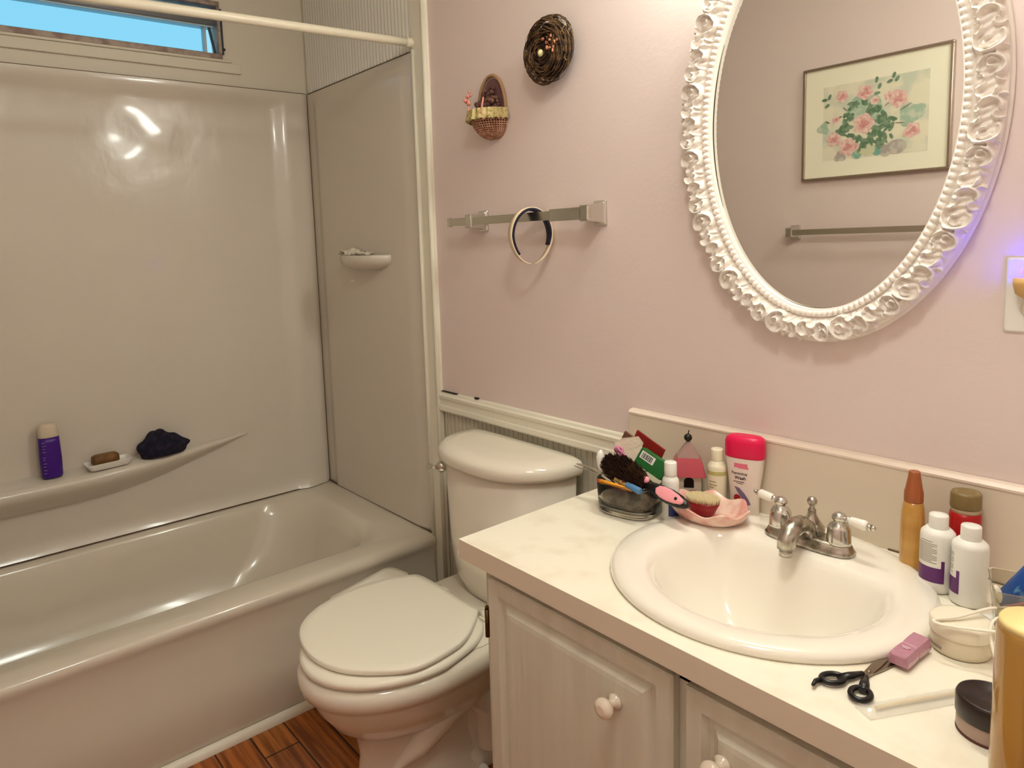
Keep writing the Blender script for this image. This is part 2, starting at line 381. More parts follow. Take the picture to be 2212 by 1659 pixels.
# seat ring and lid
mb = MB().loft([egg(TX, -.262, -.700, .190, .3925, sq=4, bw=.15), egg(TX, -.258, -.704, .194, .398, sq=4, bw=.155), egg(TX, -.258, -.704, .194, .406, sq=4, bw=.155), egg(TX, -.262, -.697, .187, .4125, sq=4, bw=.15), egg(TX, -.28, -.66, .15, .413, sq=3, bw=.1)])
place(mb.build('seat', SEATM, toi))
mb = MB()
lidr = [egg(0, .20, -.245, .181, z, sq=3.4, bw=.128) for z in (.4165,)]
LP = [[1.0135, -0.2983],[1.0367, -0.2646],[1.1063, -0.2581],[1.207, -0.2627],[1.2773, -0.2641],[1.3083, -0.271],[1.3727, -0.3532],[1.3949, -0.4222],[1.3978, -0.5222],[1.3557, -0.5931],[1.2943, -0.6522],[1.2147, -0.6805],[1.1307, -0.675],[1.0528, -0.6378],[1.0003, -0.5597],[0.9805, -0.4511],[0.9905, -0.3523]]
def smooth_loop(P_, n=5):
    P_ = [Vector((*p, 0)) for p in P_]; N_ = len(P_); out = []
    for i in range(N_):
        a, b_, c, d_ = P_[i-1], P_[i], P_[(i+1) % N_], P_[(i+2) % N_]
        for k_ in range(n):
            t_ = k_/n; out.append(.5*((2*b_)+(-a+c)*t_+(2*a-5*b_+4*c-d_)*t_*t_+(-a+3*b_-3*c+d_)*t_**3))
    return out
LO = smooth_loop(LP); LC = Vector((1.20, -.45, 0))
def lr(s_, z): return [(LC.x+(p.x-LC.x)*s_, LC.y+(p.y-LC.y)*s_, z) for p in LO]
mb.loft([lr(.97, .4165), lr(.995, .418), lr(1, .422), lr(.998, .4275), lr(.985, .4305), lr(.9, .4318), lr(.5, .433)])
place(mb.build('lid', SEATM, toi))
for sx in (-1, 1):
    mb = MB().tube([(TX+sx*.09-.02, -.243, .409), (TX+sx*.09+.02, -.243, .409)], .009, 12).bb(TX+sx*.09-.012, TX+sx*.09+.012, -.257, -.231, .392, .406)
    place(mb.build('hinge', SEATM, toi))
for sx in (-1, 1):
    mb = MB().lathe([(.014, 0), (.014, .008), (.011, .02), (.004, .025)], 16, (TX+sx*.112, -.285, .0)); mb.bb(TX+sx*.112-.02, TX+sx*.112+.02, -.305, -.265, 0, .004)
    place(mb.build('bolt_cap', WPLAST, toi))
MB().add([], []) 

# pale bin wedged between the tub and toilet
b = thing('bin', 'slim cream bin wedged between the toilet seat and the bathtub', 'bin', (.878, -.335, 0), math.radians(13))
MB().loft([rr(-.045, .045, -.10, .10, 0, .02, 40), rr(-.048, .048, -.12, .12, .2, .025, 40), rr(-.05, .05, -.128, .128, .335, .03, 40)]).build('body', IVORY, b)
MB().loft([rr(-.052, .052, -.132, .132, .335, .03, 40), rr(-.054, .054, -.134, .134, .345, .032, 40), rr(-.05, .05, -.13, .13, .358, .03, 40), rr(-.03, .03, -.11, .11, .361, .02, 40)]).build('lid', SEATM, b)

# ------------------------------------------------------------------ vanity
CX0 = 1.604; FY = -.547
van = thing('vanity_cabinet', 'cream painted wooden vanity cabinet beneath the bathroom counter', 'cabinet', (2.3, -.26, 0))
def pv(o): o.location = (-2.3, .26, 0); return o
pv(MB().bb(1.645, 1.663, -.515, -.03, .0, .763).build('side_panel', CAB, van, bevel=.001))
pv(MB().bb(2.932, 2.95, -.515, -.03, .0, .763).build('side_panel', CAB, van, bevel=.001))
mb = MB()
for a_, b_ in ((1.6635, 1.69), (2.06, 2.115), (2.475, 2.525), (2.885, 2.9315)): mb.bb(a_, b_, -.515, -.497, .0, .763)
mb.bb(1.69, 2.885, -.515, -.497, .735, .763).bb(1.69, 2.885, -.515, -.497, 0, .115)
pv(mb.build('face_frame', CAB, van)); pv(MB().bb(1.6635, 2.9315, -.496, -.03, .09, .105).build('bottom_shelf', CAB, van))
def panel_door(x0, x1, z0, z1, yf=-.535):
    mb = MB(); k = 4
    def rect(i, y): return [(x0+i, y, z0+i), (x1-i, y, z0+i), (x1-i, y, z1-i), (x0+i, y, z1-i)]
    mb.loft([rect(0, -.5155), rect(0, yf+.004), rect(.003, yf), rect(.027, yf), rect(.034, yf+.010), rect(.041, yf+.010), rect(.052, yf+.001), rect(.06, yf)], True, True, smooth=False)
    return pv(mb.build('door', CAB, van))
def knob(px, pz, door, yf=-.535):
    q = MB().lathe([(.012, 0), (.0125, .004), (.0075, .007), (.006, .014), (.0085, .018), (.0150, .022), (.0165, .028), (.0145, .033), (.007, .0365)], 24)
    q.xf(Matrix.Translation((px, yf, pz)) @ Matrix.Rotation(PI/2, 4, 'X'))
    return q.build('knob', mat('cream_porcelain_knob', (244, 228, 208), .18, coat=.4), door)
d1 = panel_door(1.672, 2.077, .10, .745); knob(1.975, .655, d1)
d2 = panel_door(2.098, 2.49, .10, .742); knob(2.158, .66, d2)
d3 = panel_door(2.51, 2.90, .10, .742); knob(2.84, .66, d3)
h = MB().tube([(1.667, -.534, .625), (1.667, -.534, .680)], .0045, 10).bb(1.655, 1.668, -.5175, -.516, .628, .677).sphere((1.667, -.534, .684), .004, 8, 6)
o = h.build('hinge', BRASS, van); pv(o)

ct = thing('countertop', 'pale cream laminate countertop with backsplash on the vanity cabinet', 'countertop', (2.3, -.27, .764))
def pc(o): o.location = (-2.3, .27, -.764); return o
SX, SY = 2.067, -.272
# slab with a round sink cut-out
mb = MB(); N = 64
outer = []
x0, x1, y0, y1 = CX0, 2.98, FY, -.001
for j in range(N):
    a = 2*PI*j/N; c, s_ = math.cos(a), math.sin(a)
    ts_ = []
    if c > 1e-9: ts_.append((x1-SX)/c)
    if c < -1e-9: ts_.append((x0-SX)/c)
    if s_ > 1e-9: ts_.append((y1-SY)/s_)
    if s_ < -1e-9: ts_.append((y0-SY)/s_)
    t_ = min(ts_); outer.append((SX+c*t_, SY+s_*t_))
# force the corners
for cx_, cy_ in ((x0, y0), (x0, y1), (x1, y0), (x1, y1)):
    a = math.atan2(cy_-SY, cx_-SX) % (2*PI); j = int(round(a/(2*PI)*N)) % N; outer[j] = (cx_, cy_)
inner = [(SX+.222*math.cos(2*PI*j/N), SY+.222*math.sin(2*PI*j/N)) for j in range(N)]
T, B = .802, .764
v = [(x, y, T) for x, y in outer]+[(x, y, T) for x, y in inner]+[(x, y, B) for x, y in outer]+[(x, y, B) for x, y in inner]
f_ = []
for j in range(N):
    k = (j+1) % N
    f_ += [(j, k, N+k, N+j), (2*N+j, 3*N+j, 3*N+k, 2*N+k), (N+j, N+k, 3*N+k, 3*N+j)]
mb.add(v, f_, False); pc(mb.build('top_slab', LAM, ct))
mb = MB(); f_ = [(j, 2*N+j, 2*N+(j+1) % N, (j+1) % N) for j in range(N)]; mb.add(v, f_, False)
pc(mb.build('edge_band', LAME, ct))
mb = MB().bb(1.5935, 2.98, -.018, -.001, .8025, .952); pc(mb.build('backsplash', mat('backsplash_laminate', (228, 214, 194), .4), ct))
mb = MB(); mb.loft([[(xx, -.001, .952), (xx, -.020, .952), (xx, -.0205, .956), (xx, -.014, .961), (xx, -.001, .962)] for xx in (1.5925, 2.98)], smooth=False)
pc(mb.build('backsplash_cap', mat('backsplash_cap', (246, 228, 212), .35), ct))
mb = MB().tube([(2.16, -.019, .8025), (2.98, -.019, .8025)], .0022, 6); pc(mb.build('caulk_line', CAULK, ct))
mb = MB().bb(1.625, 1.66, -.50, -.47, .758, .7638); pc(mb.build('bracket', mat('bracket_metal', (110, 100, 88), .5, .5), ct))

# sink
sk = thing('sink', 'round cream porcelain drop-in sink set into the vanity counter', 'sink', (SX, SY, .802))
mb = MB(); k = 96
def ring(R, z, ic, clampy):
    out = []
    for j in range(k):
        a = 2*PI*j/k; cx, cy = (SX, SY) if not ic else (SX+.006*ic, SY-.010*ic)
        x = cx+R*1.0*math.cos(a); y = cy+R*math.sin(a)
        if clampy is not None:
            m_ = .03; d = y-(clampy-m_)
            if d > 0: y = clampy-m_+m_*(1-math.exp(-d/m_))
        out.append((x, y, z))
    return out
CY = -.172
rings = [ring(.2215, .790, 0, None), ring(.2215, .8025, 0, None), ring(.244, .8025, 0, None), ring(.246, .807, 0, None), ring(.243, .8135, 0, None), ring(.235, .8175, 0, None), ring(.22, .819, .2, None),
         ring(.20, .8175, .7, -.085), ring(.186, .8155, 1, CY+.012), ring(.178, .811, 1, CY+.004), ring(.170, .800, 1, CY-.004), ring(.160, .775, 1, CY-.013), ring(.142, .735, 1, CY-.03), ring(.11, .695, 1, CY-.05), ring(.07, .672, 1, CY-.07), ring(.022, .664, 1, None)]
mb.loft(rings, False, True)
o = mb.build('basin', SINKM, sk); o.location = (-SX, -SY, -.802)
mb = MB().lathe([(.021, .665), (.022, .667), (.016, .668), (.012, .664), (.002, .664)], 20, (SX+.006, SY-.01, 0)); o = mb.build('drain', CHROMED, sk); o.location = (-SX, -SY, -.802)

# faucet
FX, FYY, FZ = 2.071, -.125, .8165
fa = thing('faucet', 'worn chrome centerset faucet with white lever handles on the back of the sink', 'faucet', (FX, FYY, FZ))
mb = MB().loft([sell(0, 0, 0, .076, .026, 3, 48), sell(0, 0, .006, .077, .027, 3, 48), sell(0, 0, .010, .074, .024, 3, 48), sell(0, 0, .015, .072, .023, 3, 48), sell(0, 0, .020, .069, .020, 3, 48), sell(0, 0, .021, .06, .014, 3, 48)])
mb.build('base', CHROMED, fa)
mb = MB().tube([(0, -.006, .018), (0, -.014, .034), (0, -.030, .044), (0, -.050, .046), (0, -.068, .040), (0, -.078, .028), (0, -.080, .014)], [.018, .0165, .016, .016, .016, .0155, .014], 20)
mb.tube([(0, -.080, .015), (0, -.0805, .003)], .0105, 16)
mb.build('spout', CHROMED, fa)
mb = MB().lathe([(.021, .018), (.022, .024), (.021, .030), (.014, .040), (.008, .050), (.0065, .056), (.007, .060), (.0045, .063), (.004, .067), (.008, .072), (.0085, .077), (.006, .082), (.001, .084)], 24, (0, .010, 0)); mb.build('drain_lever', CHROMED, fa)
for sx in (-1, 1):
    mb = MB().lathe([(.0200, .018), (.0195, .022), (.0180, .045), (.0145, .052), (.009, .056), (.0085, .058), (.0115, .061), (.012, .065), (.009, .070), (.003, .073)], 28, (sx*.051, 0, 0))
    d = Vector((sx, .25 if sx < 0 else -.16, 0)).normalized(); c0 = Vector((sx*.051, 0, .064))
    mb.tube([c0+d*.006, c0+d*.018], .0042, 10).sphere(c0+d*.0155, .0062, 10, 8); mb.tube([c0+d*.048+Vector((0, 0, -.001)), c0+d*.055], .005, 10).sphere(c0+d*.058, .0042, 10, 8)
    h = mb.build('handle', CHROME, fa)
    MB().tube([c0+d*.017, c0+d*.022, c0+d*.044, c0+d*.049], [.0055, .0075, .0088, .0065], 18).build('lever_grip', mat('white_ceramic', (250, 244, 232), .12, coat=.5), h)

# ------------------------------------------------------------------ mirror
MXc, MZc = 2.023, 1.578
mi = thing('wall_mirror', 'oval wall mirror in a thick white carved frame above the sink', 'mirror', (MXc, 0, MZc))
NT, NS = 1700, 54
th = np.linspace(0, 2*PI, NT, endpoint=False)
ao, bo = .277, .415
dl = np.hypot(ao*np.sin(th), bo*np.cos(th))*2*PI/NT; arc = np.cumsum(dl)-dl; per = arc[-1]+dl[-1]
NP = 16; L = per/NP; ucoord = (arc/per*NP) % 1.0*L
S = np.linspace(0, 1, NS)  # 0 outer edge at front, 1 inner lip
Wd = .058
U, SS = np.meshgrid(ucoord, S, indexing='ij'); V = SS*Wd
base = .018+.014*np.sin(PI*np.clip(SS/.74, 0, 1))**.8*(SS < .76)+.0*SS
H = np.where(SS < .76, base, .022)
H = np.maximum(H, .018)
def arcs(U, V, cu, cv, R, a0, a1, w, h):
    best = np.zeros_like(U)
    for sh in (-L, 0, L):
        du, dv = U-cu-sh, V-cv; rr_ = np.hypot(du, dv); an = np.arctan2(dv, du)
        mid = (a0+a1)/2; half = (a1-a0)/2; da = np.abs((an-mid+PI) % (2*PI)-PI); over = np.maximum(0, da-half)*R
        d = np.hypot(rr_-R, over); best = np.maximum(best, h*np.exp(-(d/w)**2))
    return best
REL = np.zeros_like(U)
for (cu, cv, R, a0, a1, w, h) in (
        (.022, .020, .016, -2.6, 1.9, .0042, .010), (.026, .017, .006, -1, 3.4, .0032, .008),
        (.062, .022, .019, .9, 5.2, .0045, .011), (.058, .019, .008, 0, 4.2, .0034, .008),
        (.098, .018, .013, -1.8, 2.2, .0042, .010), (.122, .024, .013, 1.2, 4.9, .004, .010),
        (.040, .036, .008, -3, 0, .003, .007), (.082, .037, .009, -3, 0.1, .003, .007), (.108, .037, .009, -3, .1, .003, .007), (.002, .035, .010, -3, .2, .003, .007),
        (.042, .006, .006, -1, 2.6, .003, .008), (.085, .006, .006, .5, 4, .003, .008), (.110, .005, .005, -1, 3, .003, .008), (.005, .006, .006, 0, 3, .003, .008)):
    REL = np.maximum(REL, arcs(U, V, cu*L/.135, cv, R, a0, a1, w*.66, h*1.4))
# leaf flutes
REL = REL+.0026*np.sin(U/L*2*PI*11+V*190)*np.exp(-((V-.024)/.014)**2)
REL = REL*(SS < .76)
# bead row between s .78 and .93
bw_ = per/170; bu = ((np.arange(NT)*0)[:, None]+(arc[:, None] % bw_)/bw_-.5)
bd = np.hypot(bu*bw_, V-.050); REL = REL+np.where(SS > .76, .006*np.sqrt(np.clip(1-(bd/(bw_*.52))**2, 0, 1)), 0)
H = H+REL
H = np.where(SS > .955, .020, H)
# normal direction of the ellipse, inset by V
nx, nz = np.cos(th)/ao, np.sin(th)/bo; nn = np.hypot(nx, nz); nx, nz = nx/nn, nz/nn
lump = .0035*np.sin(th*NP*1.0)*0
PX = (ao*np.cos(th))[:, None]-nx[:, None]*V; PZ = (bo*np.sin(th))[:, None]-nz[:, None]*V
# irregular outer edge: relief bulges outward a little
edge = (REL*.35)*np.exp(-(SS/.15)**2)
PX = PX+nx[:, None]*edge; PZ = PZ+nz[:, None]*edge
verts = np.stack([PX, -H, PZ], -1)
# side flank rings
fl = []
for off, hh in ((.002, .0), (.004, .006), (.003, .010), (-.001, .012), (.000, .017)):
    fl.append(np.stack([ao*np.cos(th)+nx*off, np.full(NT, -hh), bo*np.sin(th)+nz*off], -1))
inn = [np.stack([PX[:, -1]-nx*.001, np.full(NT, -.006), PZ[:, -1]-nz*.001], -1)]
allr = fl+[verts[:, j] for j in range(NS)]+inn
mb = MB().loft([[tuple(p) for p in r_] for r_ in allr], False, False)
mb.build('frame', FRAMEW, mi)
mb = MB().loft([[((ao-.057)*math.cos(a), -.0075, (bo-.057)*math.sin(a)) for a in np.linspace(0, 2*PI, 128, endpoint=False)], [((ao-.057)*math.cos(a), -.003, (bo-.057)*math.sin(a)) for a in np.linspace(0, 2*PI, 128, endpoint=False)]], smooth=False)
mb.build('glass', MIRR, mi)
MB().tube([((ao-.0585)*math.cos(a), -.0085, (bo-.0585)*math.sin(a)) for a in np.linspace(0, 2*PI, 161)], .0011, 6).build('lip_gap_shade', mat('painted_gap_shade', (84, 66, 40), .4, .6), mi)  # dark ring painted in for the shaded gap that the glass reflects at the lip

# ------------------------------------------------------------------ vanity light (above the mirror, out of frame)
vl = thing('vanity_light', 'three globe vanity light fixed above the oval mirror', 'light', (2.03, 0, 2.12))
MB().bb(-.26, .26, -.025, 0, -.05, .05).build('back_plate', BRASS, vl, bevel=.008)
GL = mat('lamp_glass_lit', (255, 236, 200), .4, emit=(250, 254, 244), es=77)
for gx in (-.17, 0, .17):
    s_ = MB().lathe([(.03, .0), (.032, .006), (.016, .02), (.016, .035)], 20).xf(Matrix.Translation((gx, -.025, 0)) @ Matrix.Rotation(PI/2, 4, 'X')).build('socket', BRASS, vl)
    MB().sphere((gx, -.105, 0), .045, 24, 16).build('globe', GL, vl)

# ------------------------------------------------------------------ towel bars
def towel_bar(name, label, x0, x1, z, flip=1, br=(.0, 1.0), ycl=.055, y0=0, ext0=0, ext1=0):
    tb = thing(name, label, 'towel bar', ((x0+x1)/2, y0, z))
    c = (x0+x1)/2
    MB().bb(x0-c, x1-c, flip*ycl-.004, flip*ycl+.004, -.0112, .0112).build('bar', mat('satin_bar', (206, 202, 190), .22, 1), tb, bevel=.001)
    for bx in br:
        q = MB(); xx = bx-c
        def rc(h, w, y): return [(xx-w, y, -h), (xx+w, y, -h), (xx+w, y, h), (xx-w, y, h)]
        s = flip
        q.loft([rc(.030, .020, 0), rc(.030, .020, s*.004), rc(.024, .015, s*.010), rc(.020, .013, s*(ycl-.012)), rc(.019, .014, s*(ycl+.0065)), rc(.014, .010, s*(ycl+.008))], smooth=False)
        q.build('bracket', CHROME, tb, bevel=.002)
    return tb
tb = towel_bar('towel_bar', 'chrome towel bar on the pink wall holding a headband', .965, 1.515, 1.425, -1, (1.065, 1.50))
MB().bb(-.275+.0, -.262, -.0595-.0, -.0505, -.0128, .0128).build('end_cap', CHROME, tb)
MB().bb(.145, .262, -.0605, -.0495, -.0150, .0150).build('sleeve', CHROME, tb, bevel=.001)
towel_bar('towel_bar', 'chrome towel bar under the framed rose print, seen in the mirror', 1.185, 1.80, 1.354, 1, (1.20, 1.785), y0=W-.001)

# headband
hb = thing('headband', 'black and cream headband hanging on the chrome towel bar', 'headband', (1.315, -.058, 1.4475))
d = Vector((.407, .914, 0)).normalized(); nrm = Vector((-.914, .407, 0)).normalized()
def band(rx, rz, a0, a1, w0, w1, th_, m, name, k=44, cz=0):
    mb = MB(); rings = []
    for i in range(k+1):
        t = a0+(a1-a0)*i/k; s_ = (i/k)
        w = w0*(math.sin(PI*min(max(s_, .04), .96))**.3) if w1 is None else w1
        c = d*(math.sin(t)*rx*(1-.10*(math.cos(t) < 0)*abs(math.cos(t))))+Vector((0, 0, -rz+math.cos(t)*rz+cz))
        o_ = (d*math.sin(t)/rx+Vector((0, 0, math.cos(t)/rz))).normalized()
        rings.append([tuple(c+nrm*w+o_*th_), tuple(c+nrm*w), tuple(c-nrm*w), tuple(c-nrm*w+o_*th_)])
    mb.loft(rings); return mb.build(name, m, hb)
band(.0545, .0705, -3.08, 3.02, .0150, None, .0024, mat('cream_satin', (236, 214, 180), .4), 'outer_band')
band(.0540, .0700, -2.35, 1.95, .0152, None, -.0065, mat('black_velvet', (22, 20, 44), .7), 'inner_lining')

# ------------------------------------------------------------------ bird nest
ne = thing('bird_nest', 'dark brown twig bird nest with a small egg on the pink wall', 'bird nest', (1.372, .0005, 1.826))
BR = mat('brown_twigs', (112, 82, 50), .8, noise=(60, (52, 34, 20), .42, .6))
MB().sphere((0, -.028, 0), (.068, .028, .068), 28, 18).build('core', mat('dark_nest_core', (34, 22, 14), .9, bump=(120, 1, .01)), ne)
mb = MB()
for i in range(420):
    a = random.uniform(0, 2*PI); ln = random.uniform(.6, 2.2); ph = random.uniform(0, 2*PI); 
    tt = random.uniform(0, PI*1.15); Rr = .050+.024*math.cos(tt) if i < 300 else random.uniform(.008, .045); yy = -.030-.027*math.sin(tt) if i < 300 else -.054-.2*Rr*Rr
    pts = []
    for s_ in np.linspace(0, 1, 8):
        q = a+ln*s_; R_ = Rr+.005*math.sin(q*3+ph); y_ = min(yy+.005*math.sin(q*2.3+ph), -.003)
        pts.append((R_*math.cos(q)*1.0, y_, R_*1.06*math.sin(q)))
    mb.tube(pts, random.uniform(.0006, .0017), 4, cap=False)
o = mb.build('twigs', BR, ne); o['kind'] = 'stuff'
MB().sphere((-.006, -.058, -.008), (.008, .007, .009), 14, 10).build('egg', mat('cream_egg', (236, 222, 170), .4), ne)
mb = MB()
for i in range(16):
    cx, cz = .026+random.gauss(0, .012), .004+random.gauss(0, .010)
    mb.sphere((cx, -.058+random.uniform(-.004, .003), cz), (random.uniform(.002, .005), .003, random.uniform(.002, .006)), 8, 6)
mb.build('blossoms', mat('dried_blossom', (214, 150, 112), .7, noise=(90, (150, 84, 60), .4, .6)), ne)
mb = MB()
for i in range(14):
    a = random.uniform(-1, 1.2); mb.tube([(.03, -.05, .0), (.05+.01*random.random(), -.052, .03*a), (.062, -.04, .05*a)], .0009, 4)
mb.build('straw', mat('pale_straw', (170, 140, 90), .8), ne)

# ------------------------------------------------------------------ wall basket
BXX, BZZ = 1.118, 1.722
ba = thing('wall_basket', 'small pink wicker wall basket with dried flowers on the pink wall', 'basket', (BXX, 0, BZZ))
WICK = mat('pinkish_wicker', (208, 162, 132), .7, noise=(70, (172, 118, 92), .4, .6))
mb = MB()
def bp(a, tz):  # a 0..pi around the front, tz 0 top .. 1 bottom
    s_ = math.cos(tz*PI/2*.98)**.75
    return (.060*s_*math.cos(a)+.008*tz, -.003-.068*s_*math.sin(a)*(1-.25*tz), -.074*math.sin(tz*PI/2))
for i in range(25):
    a = PI*i/24; mb.tube([bp(a, tz) for tz in np.linspace(0, 1, 12)], .0014, 5)
for tz in np.linspace(.0, .96, 17):
    mb.tube([(lambda p, k: (p[0], p[1]-.0012*(1 if k % 2 else -1), p[2]))(bp(PI*k/48, tz), k) for k in range(49)], .0017, 5)
mb.build('woven_body', WICK, ba)
P = np.array([[bp(a, tz) for a in np.linspace(0, PI, 20)] for tz in np.linspace(.02, 1, 14)]); P[..., 1] += .002; P[..., 0] *= .96
gridmesh(P).build('inner_lining', mat('basket_dark_inside', (92, 52, 44), .9), ba)
mb = MB().tube([(.057*math.cos(a), -.005, .098*math.sin(a)) for a in np.linspace(0, PI, 30)], .0048, 8)
mb.build('back_hoop', mat('tan_hoop', (176, 138, 100), .7, bump=((200, 200, 200), .6, .002)), ba)
mb = MB().lathe([(.001, 0), (.001, .003)], 4)
mb = MB().add([(.05*math.cos(a), -.0015, .09*math.sin(a)) for a in np.linspace(0, PI, 20)], [tuple(range(20))], False); 
mb.build('backing', mat('mauve_backing', (120, 84, 84), .9), ba, solid=.002)
mb = MB(); rings = []
for i in range(61):
    a = PI*i/60; rs = 1.03+.03*math.sin(i*1.35); x, y = .062*math.cos(a)*rs, -.003-.070*math.sin(a)*rs
    x2, y2 = x*(1+.06*math.sin(i*.9)), y*(1+.05*math.sin(i*.9))
    rings.append([(x, y, .003), (x2, y2, -.014), (x2*1.04, y2*1.04, -.026-.003*math.sin(i*1.7)), (x2*1.03, y2*1.02, -.0255), (x*.98, y*.98, .0025)])
mb.loft(rings, False, False, closed=False).build('lace_band', mat('yellowed_lace', (208, 190, 134), .8, noise=(120, (168, 142, 88), .5, .65)), ba)
mb = MB()
for i in range(70):
    a = random.uniform(.2, PI-.2); R_ = random.uniform(.1, .85)
    mb.sphere((.052*R_*math.cos(a), -.005-.055*R_*math.sin(a), random.uniform(-.004, .038)*(1-.4*R_)), random.uniform(.004, .009), 7, 5)
for i in range(60):
    a = random.uniform(.15, PI-.15); q_ = random.uniform(.1, .82)
    mb.sphere((.050*q_*math.cos(a), -.008-random.random()*.012, .004+.078*q_*math.sin(a)), random.uniform(.004, .008), 7, 5)
mb.build('dried_flowers', mat('dried_purple_flowers', (104, 70, 66), .9, noise=(90, (150, 110, 90), .5, .6)), ba)
mb = MB()
for i in range(12):
    mb.sphere((-.038+random.gauss(0, .006), -.060+random.gauss(0, .005), .030+random.gauss(0, .012)), random.uniform(.003, .006), 7, 5)
mb.tube([(-.036, -.062, .026), (-.030, -.062, -.02)], .0024, 6)
mb.build('pink_bow', mat('pink_ribbon', (222, 144, 128), .6), ba)
MB().tube([(.030, -.060, .030), (.028, -.066, .0), (.030, -.065, -.028)], .0026, 6).build('pink_ribbon', mat('pink_ribbon', (0, 0, 0)), ba)

# ------------------------------------------------------------------ outlet + night light
ou = thing('wall_outlet', 'white duplex outlet plate on the pink wall right of the mirror', 'outlet', (2.342, 0, 1.257))
MB().loft([rr(-.038, .038, -.057, .057, 0, .004, 24), rr(-.038, .038, -.057, .057, .003, .004, 24), rr(-.035, .035, -.054, .054, .0055, .004, 24)]).xf(Matrix.Rotation(PI/2, 4, 'X')).build('cover_plate', WPLAST, ou)
for dz in (-.02, .02):
    MB().lathe([(.0165, .005), (.0165, .0068), (.014, .007)], 24).xf(Matrix.Translation((0, 0, dz)) @ Matrix.Rotation(PI/2, 4, 'X')).build('socket_face', IVORY, ou)
nl = thing('night_light', 'tan plug-in night light glowing blue in the wall outlet', 'night light', (2.342, -.008, 1.275))
MB().loft([sell(0, 0, -.022, .010, .008, 2.5, 24), sell(0, -.002, -.014, .020, .013, 2.5, 24), sell(0, -.004, 0, .023, .016, 2.5, 24), sell(0, -.004, .010, .023, .016, 2.5, 24)]).xf(Matrix.Translation((0, -.012, 0))).build('housing', mat('tan_plastic', (214, 172, 110), .5), nl)
MB().sphere((0, -.014, .019), (.013, .010, .009), 16, 10).build('bulb', mat('blue_bulb', (60, 40, 255), .4, emit=(40, 20, 255), es=48), nl)

# ------------------------------------------------------------------ framed print on the opposite wall (seen in the mirror)
pf = thing('framed_print', 'framed watercolour of pink roses on the wall facing the mirror', 'picture', (1.4835, W, 1.768))
PW, PH = .2555, .2145
mb = MB()
for (x0, x1, z0, z1) in ((-PW, PW, PH-.010, PH), (-PW, PW, -PH, -PH+.010), (-PW, -PW+.010, -PH+.010, PH-.010), (PW-.010, PW, -PH+.010, PH-.010)): mb.bb(x0, x1, 0, .022, z0, z1)
mb.build('frame', mat('pewter_frame', (186, 172, 158), .22, 1), pf, bevel=.002)
MB().bb(-PW+.01, PW-.01, .0, .012, -PH+.01, PH-.01).build('mat_board', mat('cream_mat_board', (250, 245, 222), .6), pf)
PM = mat('watercolour_ground', (208, 214, 194), .6, noise=(12, (238, 232, 206), .36, .52))
art = MB().bb(-.178, .184, .0118, .0126, -.142, .136).build('artwork', PM, pf)
# art shapes: flat painted marks, x is mirrored when viewed in the mirror (same world x order)
def blob(cx, cz, r, n, wob, seed, y):
    rn = random.Random(seed); ph = rn.uniform(0, 6)
    return [(cx+r*(1+wob*math.sin(n*a+ph))*math.cos(a), y, cz+r*(1+wob*math.sin(n*a+ph))*math.sin(a)*1.0) for a in np.linspace(0, 2*PI, 28, endpoint=False)]
def marks(name, m, L_, y):
    for i, (cx, cz, r_, n_, w_) in enumerate(L_):
        MB().add(blob(cx, cz, r_, n_, w_, i*7+3, y+i*4e-6), [tuple(range(28))], False).build(name, m, art)
def mp(u, v):  # zoomed picture pixel (1815x1659 crop) -> picture plane (bilinear approx)
    s_ = (u-40)/(1715-40); top = 370-s_*(370-25); bot = 1600-s_*(1600-1460); t_ = (v-top)/(bot-top)
    s_ = s_*(1+.10*(s_-1)*-1*0)
    return (-PW+s_*2*PW, PH-t_*2*PH)
def leafs(Ls):
    mb = MB()
    for li, (u, v, ln, wd, ang) in enumerate(Ls):
        cx, cz = mp(u, v); pts = []; yl = .0132+li*4e-6
        for a in np.linspace(0, 2*PI, 14, endpoint=False):
            x, z = ln*math.cos(a), wd*math.sin(a)*(1-.0*math.cos(a)); pts.append((cx+x*math.cos(ang)-z*math.sin(ang), yl, cz+x*math.sin(ang)+z*math.cos(ang)))
        mb.add(pts, [tuple(range(14))], False)
    return mb
washes = [(*mp(1290, 830), .04, 3, .2), (*mp(820, 830), .062, 4, .15), (*mp(700, 760), .035, 3, .2), (*mp(300, 1000), .022, 3, .2), (*mp(1350, 800), .028, 3, .2)]
marks('green_wash', mat('pale_green_wash', (170, 196, 172), .6, noise=(40, (206, 214, 192), .45, .6)), washes, .0128)
marks('teal_vase', mat('teal_vase', (122, 176, 158), .6, noise=(60, (196, 208, 176), .5, .6)), [(*mp(710, 1290), .017, 2, .1), (*mp(930, 1240), .018, 2, .1)], .0130)
marks('vase', mat('vase_cream', (214, 214, 178), .6), [(*mp(830, 1235), .024, 2, .08)], .0131)
marks('grey_wash', mat('grey_wash', (178, 168, 162), .6, noise=(40, (206, 200, 184), .45, .6)), [(*mp(1150, 1200), .03, 2, .15), (*mp(1020, 1240), .022, 2, .15), (*mp(510, 1310), .02, 3, .2)], .0129)
rl = random.Random(4); LL = []
for (u, v) in ((640, 740), (600, 840), (560, 960), (700, 720), (800, 700), (880, 760), (950, 800), (1040, 900), (1010, 980), (930, 1000), (980, 860), (880, 1080), (760, 1150), (650, 1080), (540, 1040), (620, 980), (960, 1170), (1080, 880), (780, 1190), (1000, 1100), (500, 1040), (610, 890), (860, 800), (930, 920), (980, 1040), (720, 1120), (1060, 960), (850, 1130)):
    for q in range(3): LL.append((u+rl.uniform(-30, 30), v+rl.uniform(-30, 30), rl.uniform(.010, .018), rl.uniform(.005, .009), rl.uniform(0, PI)))
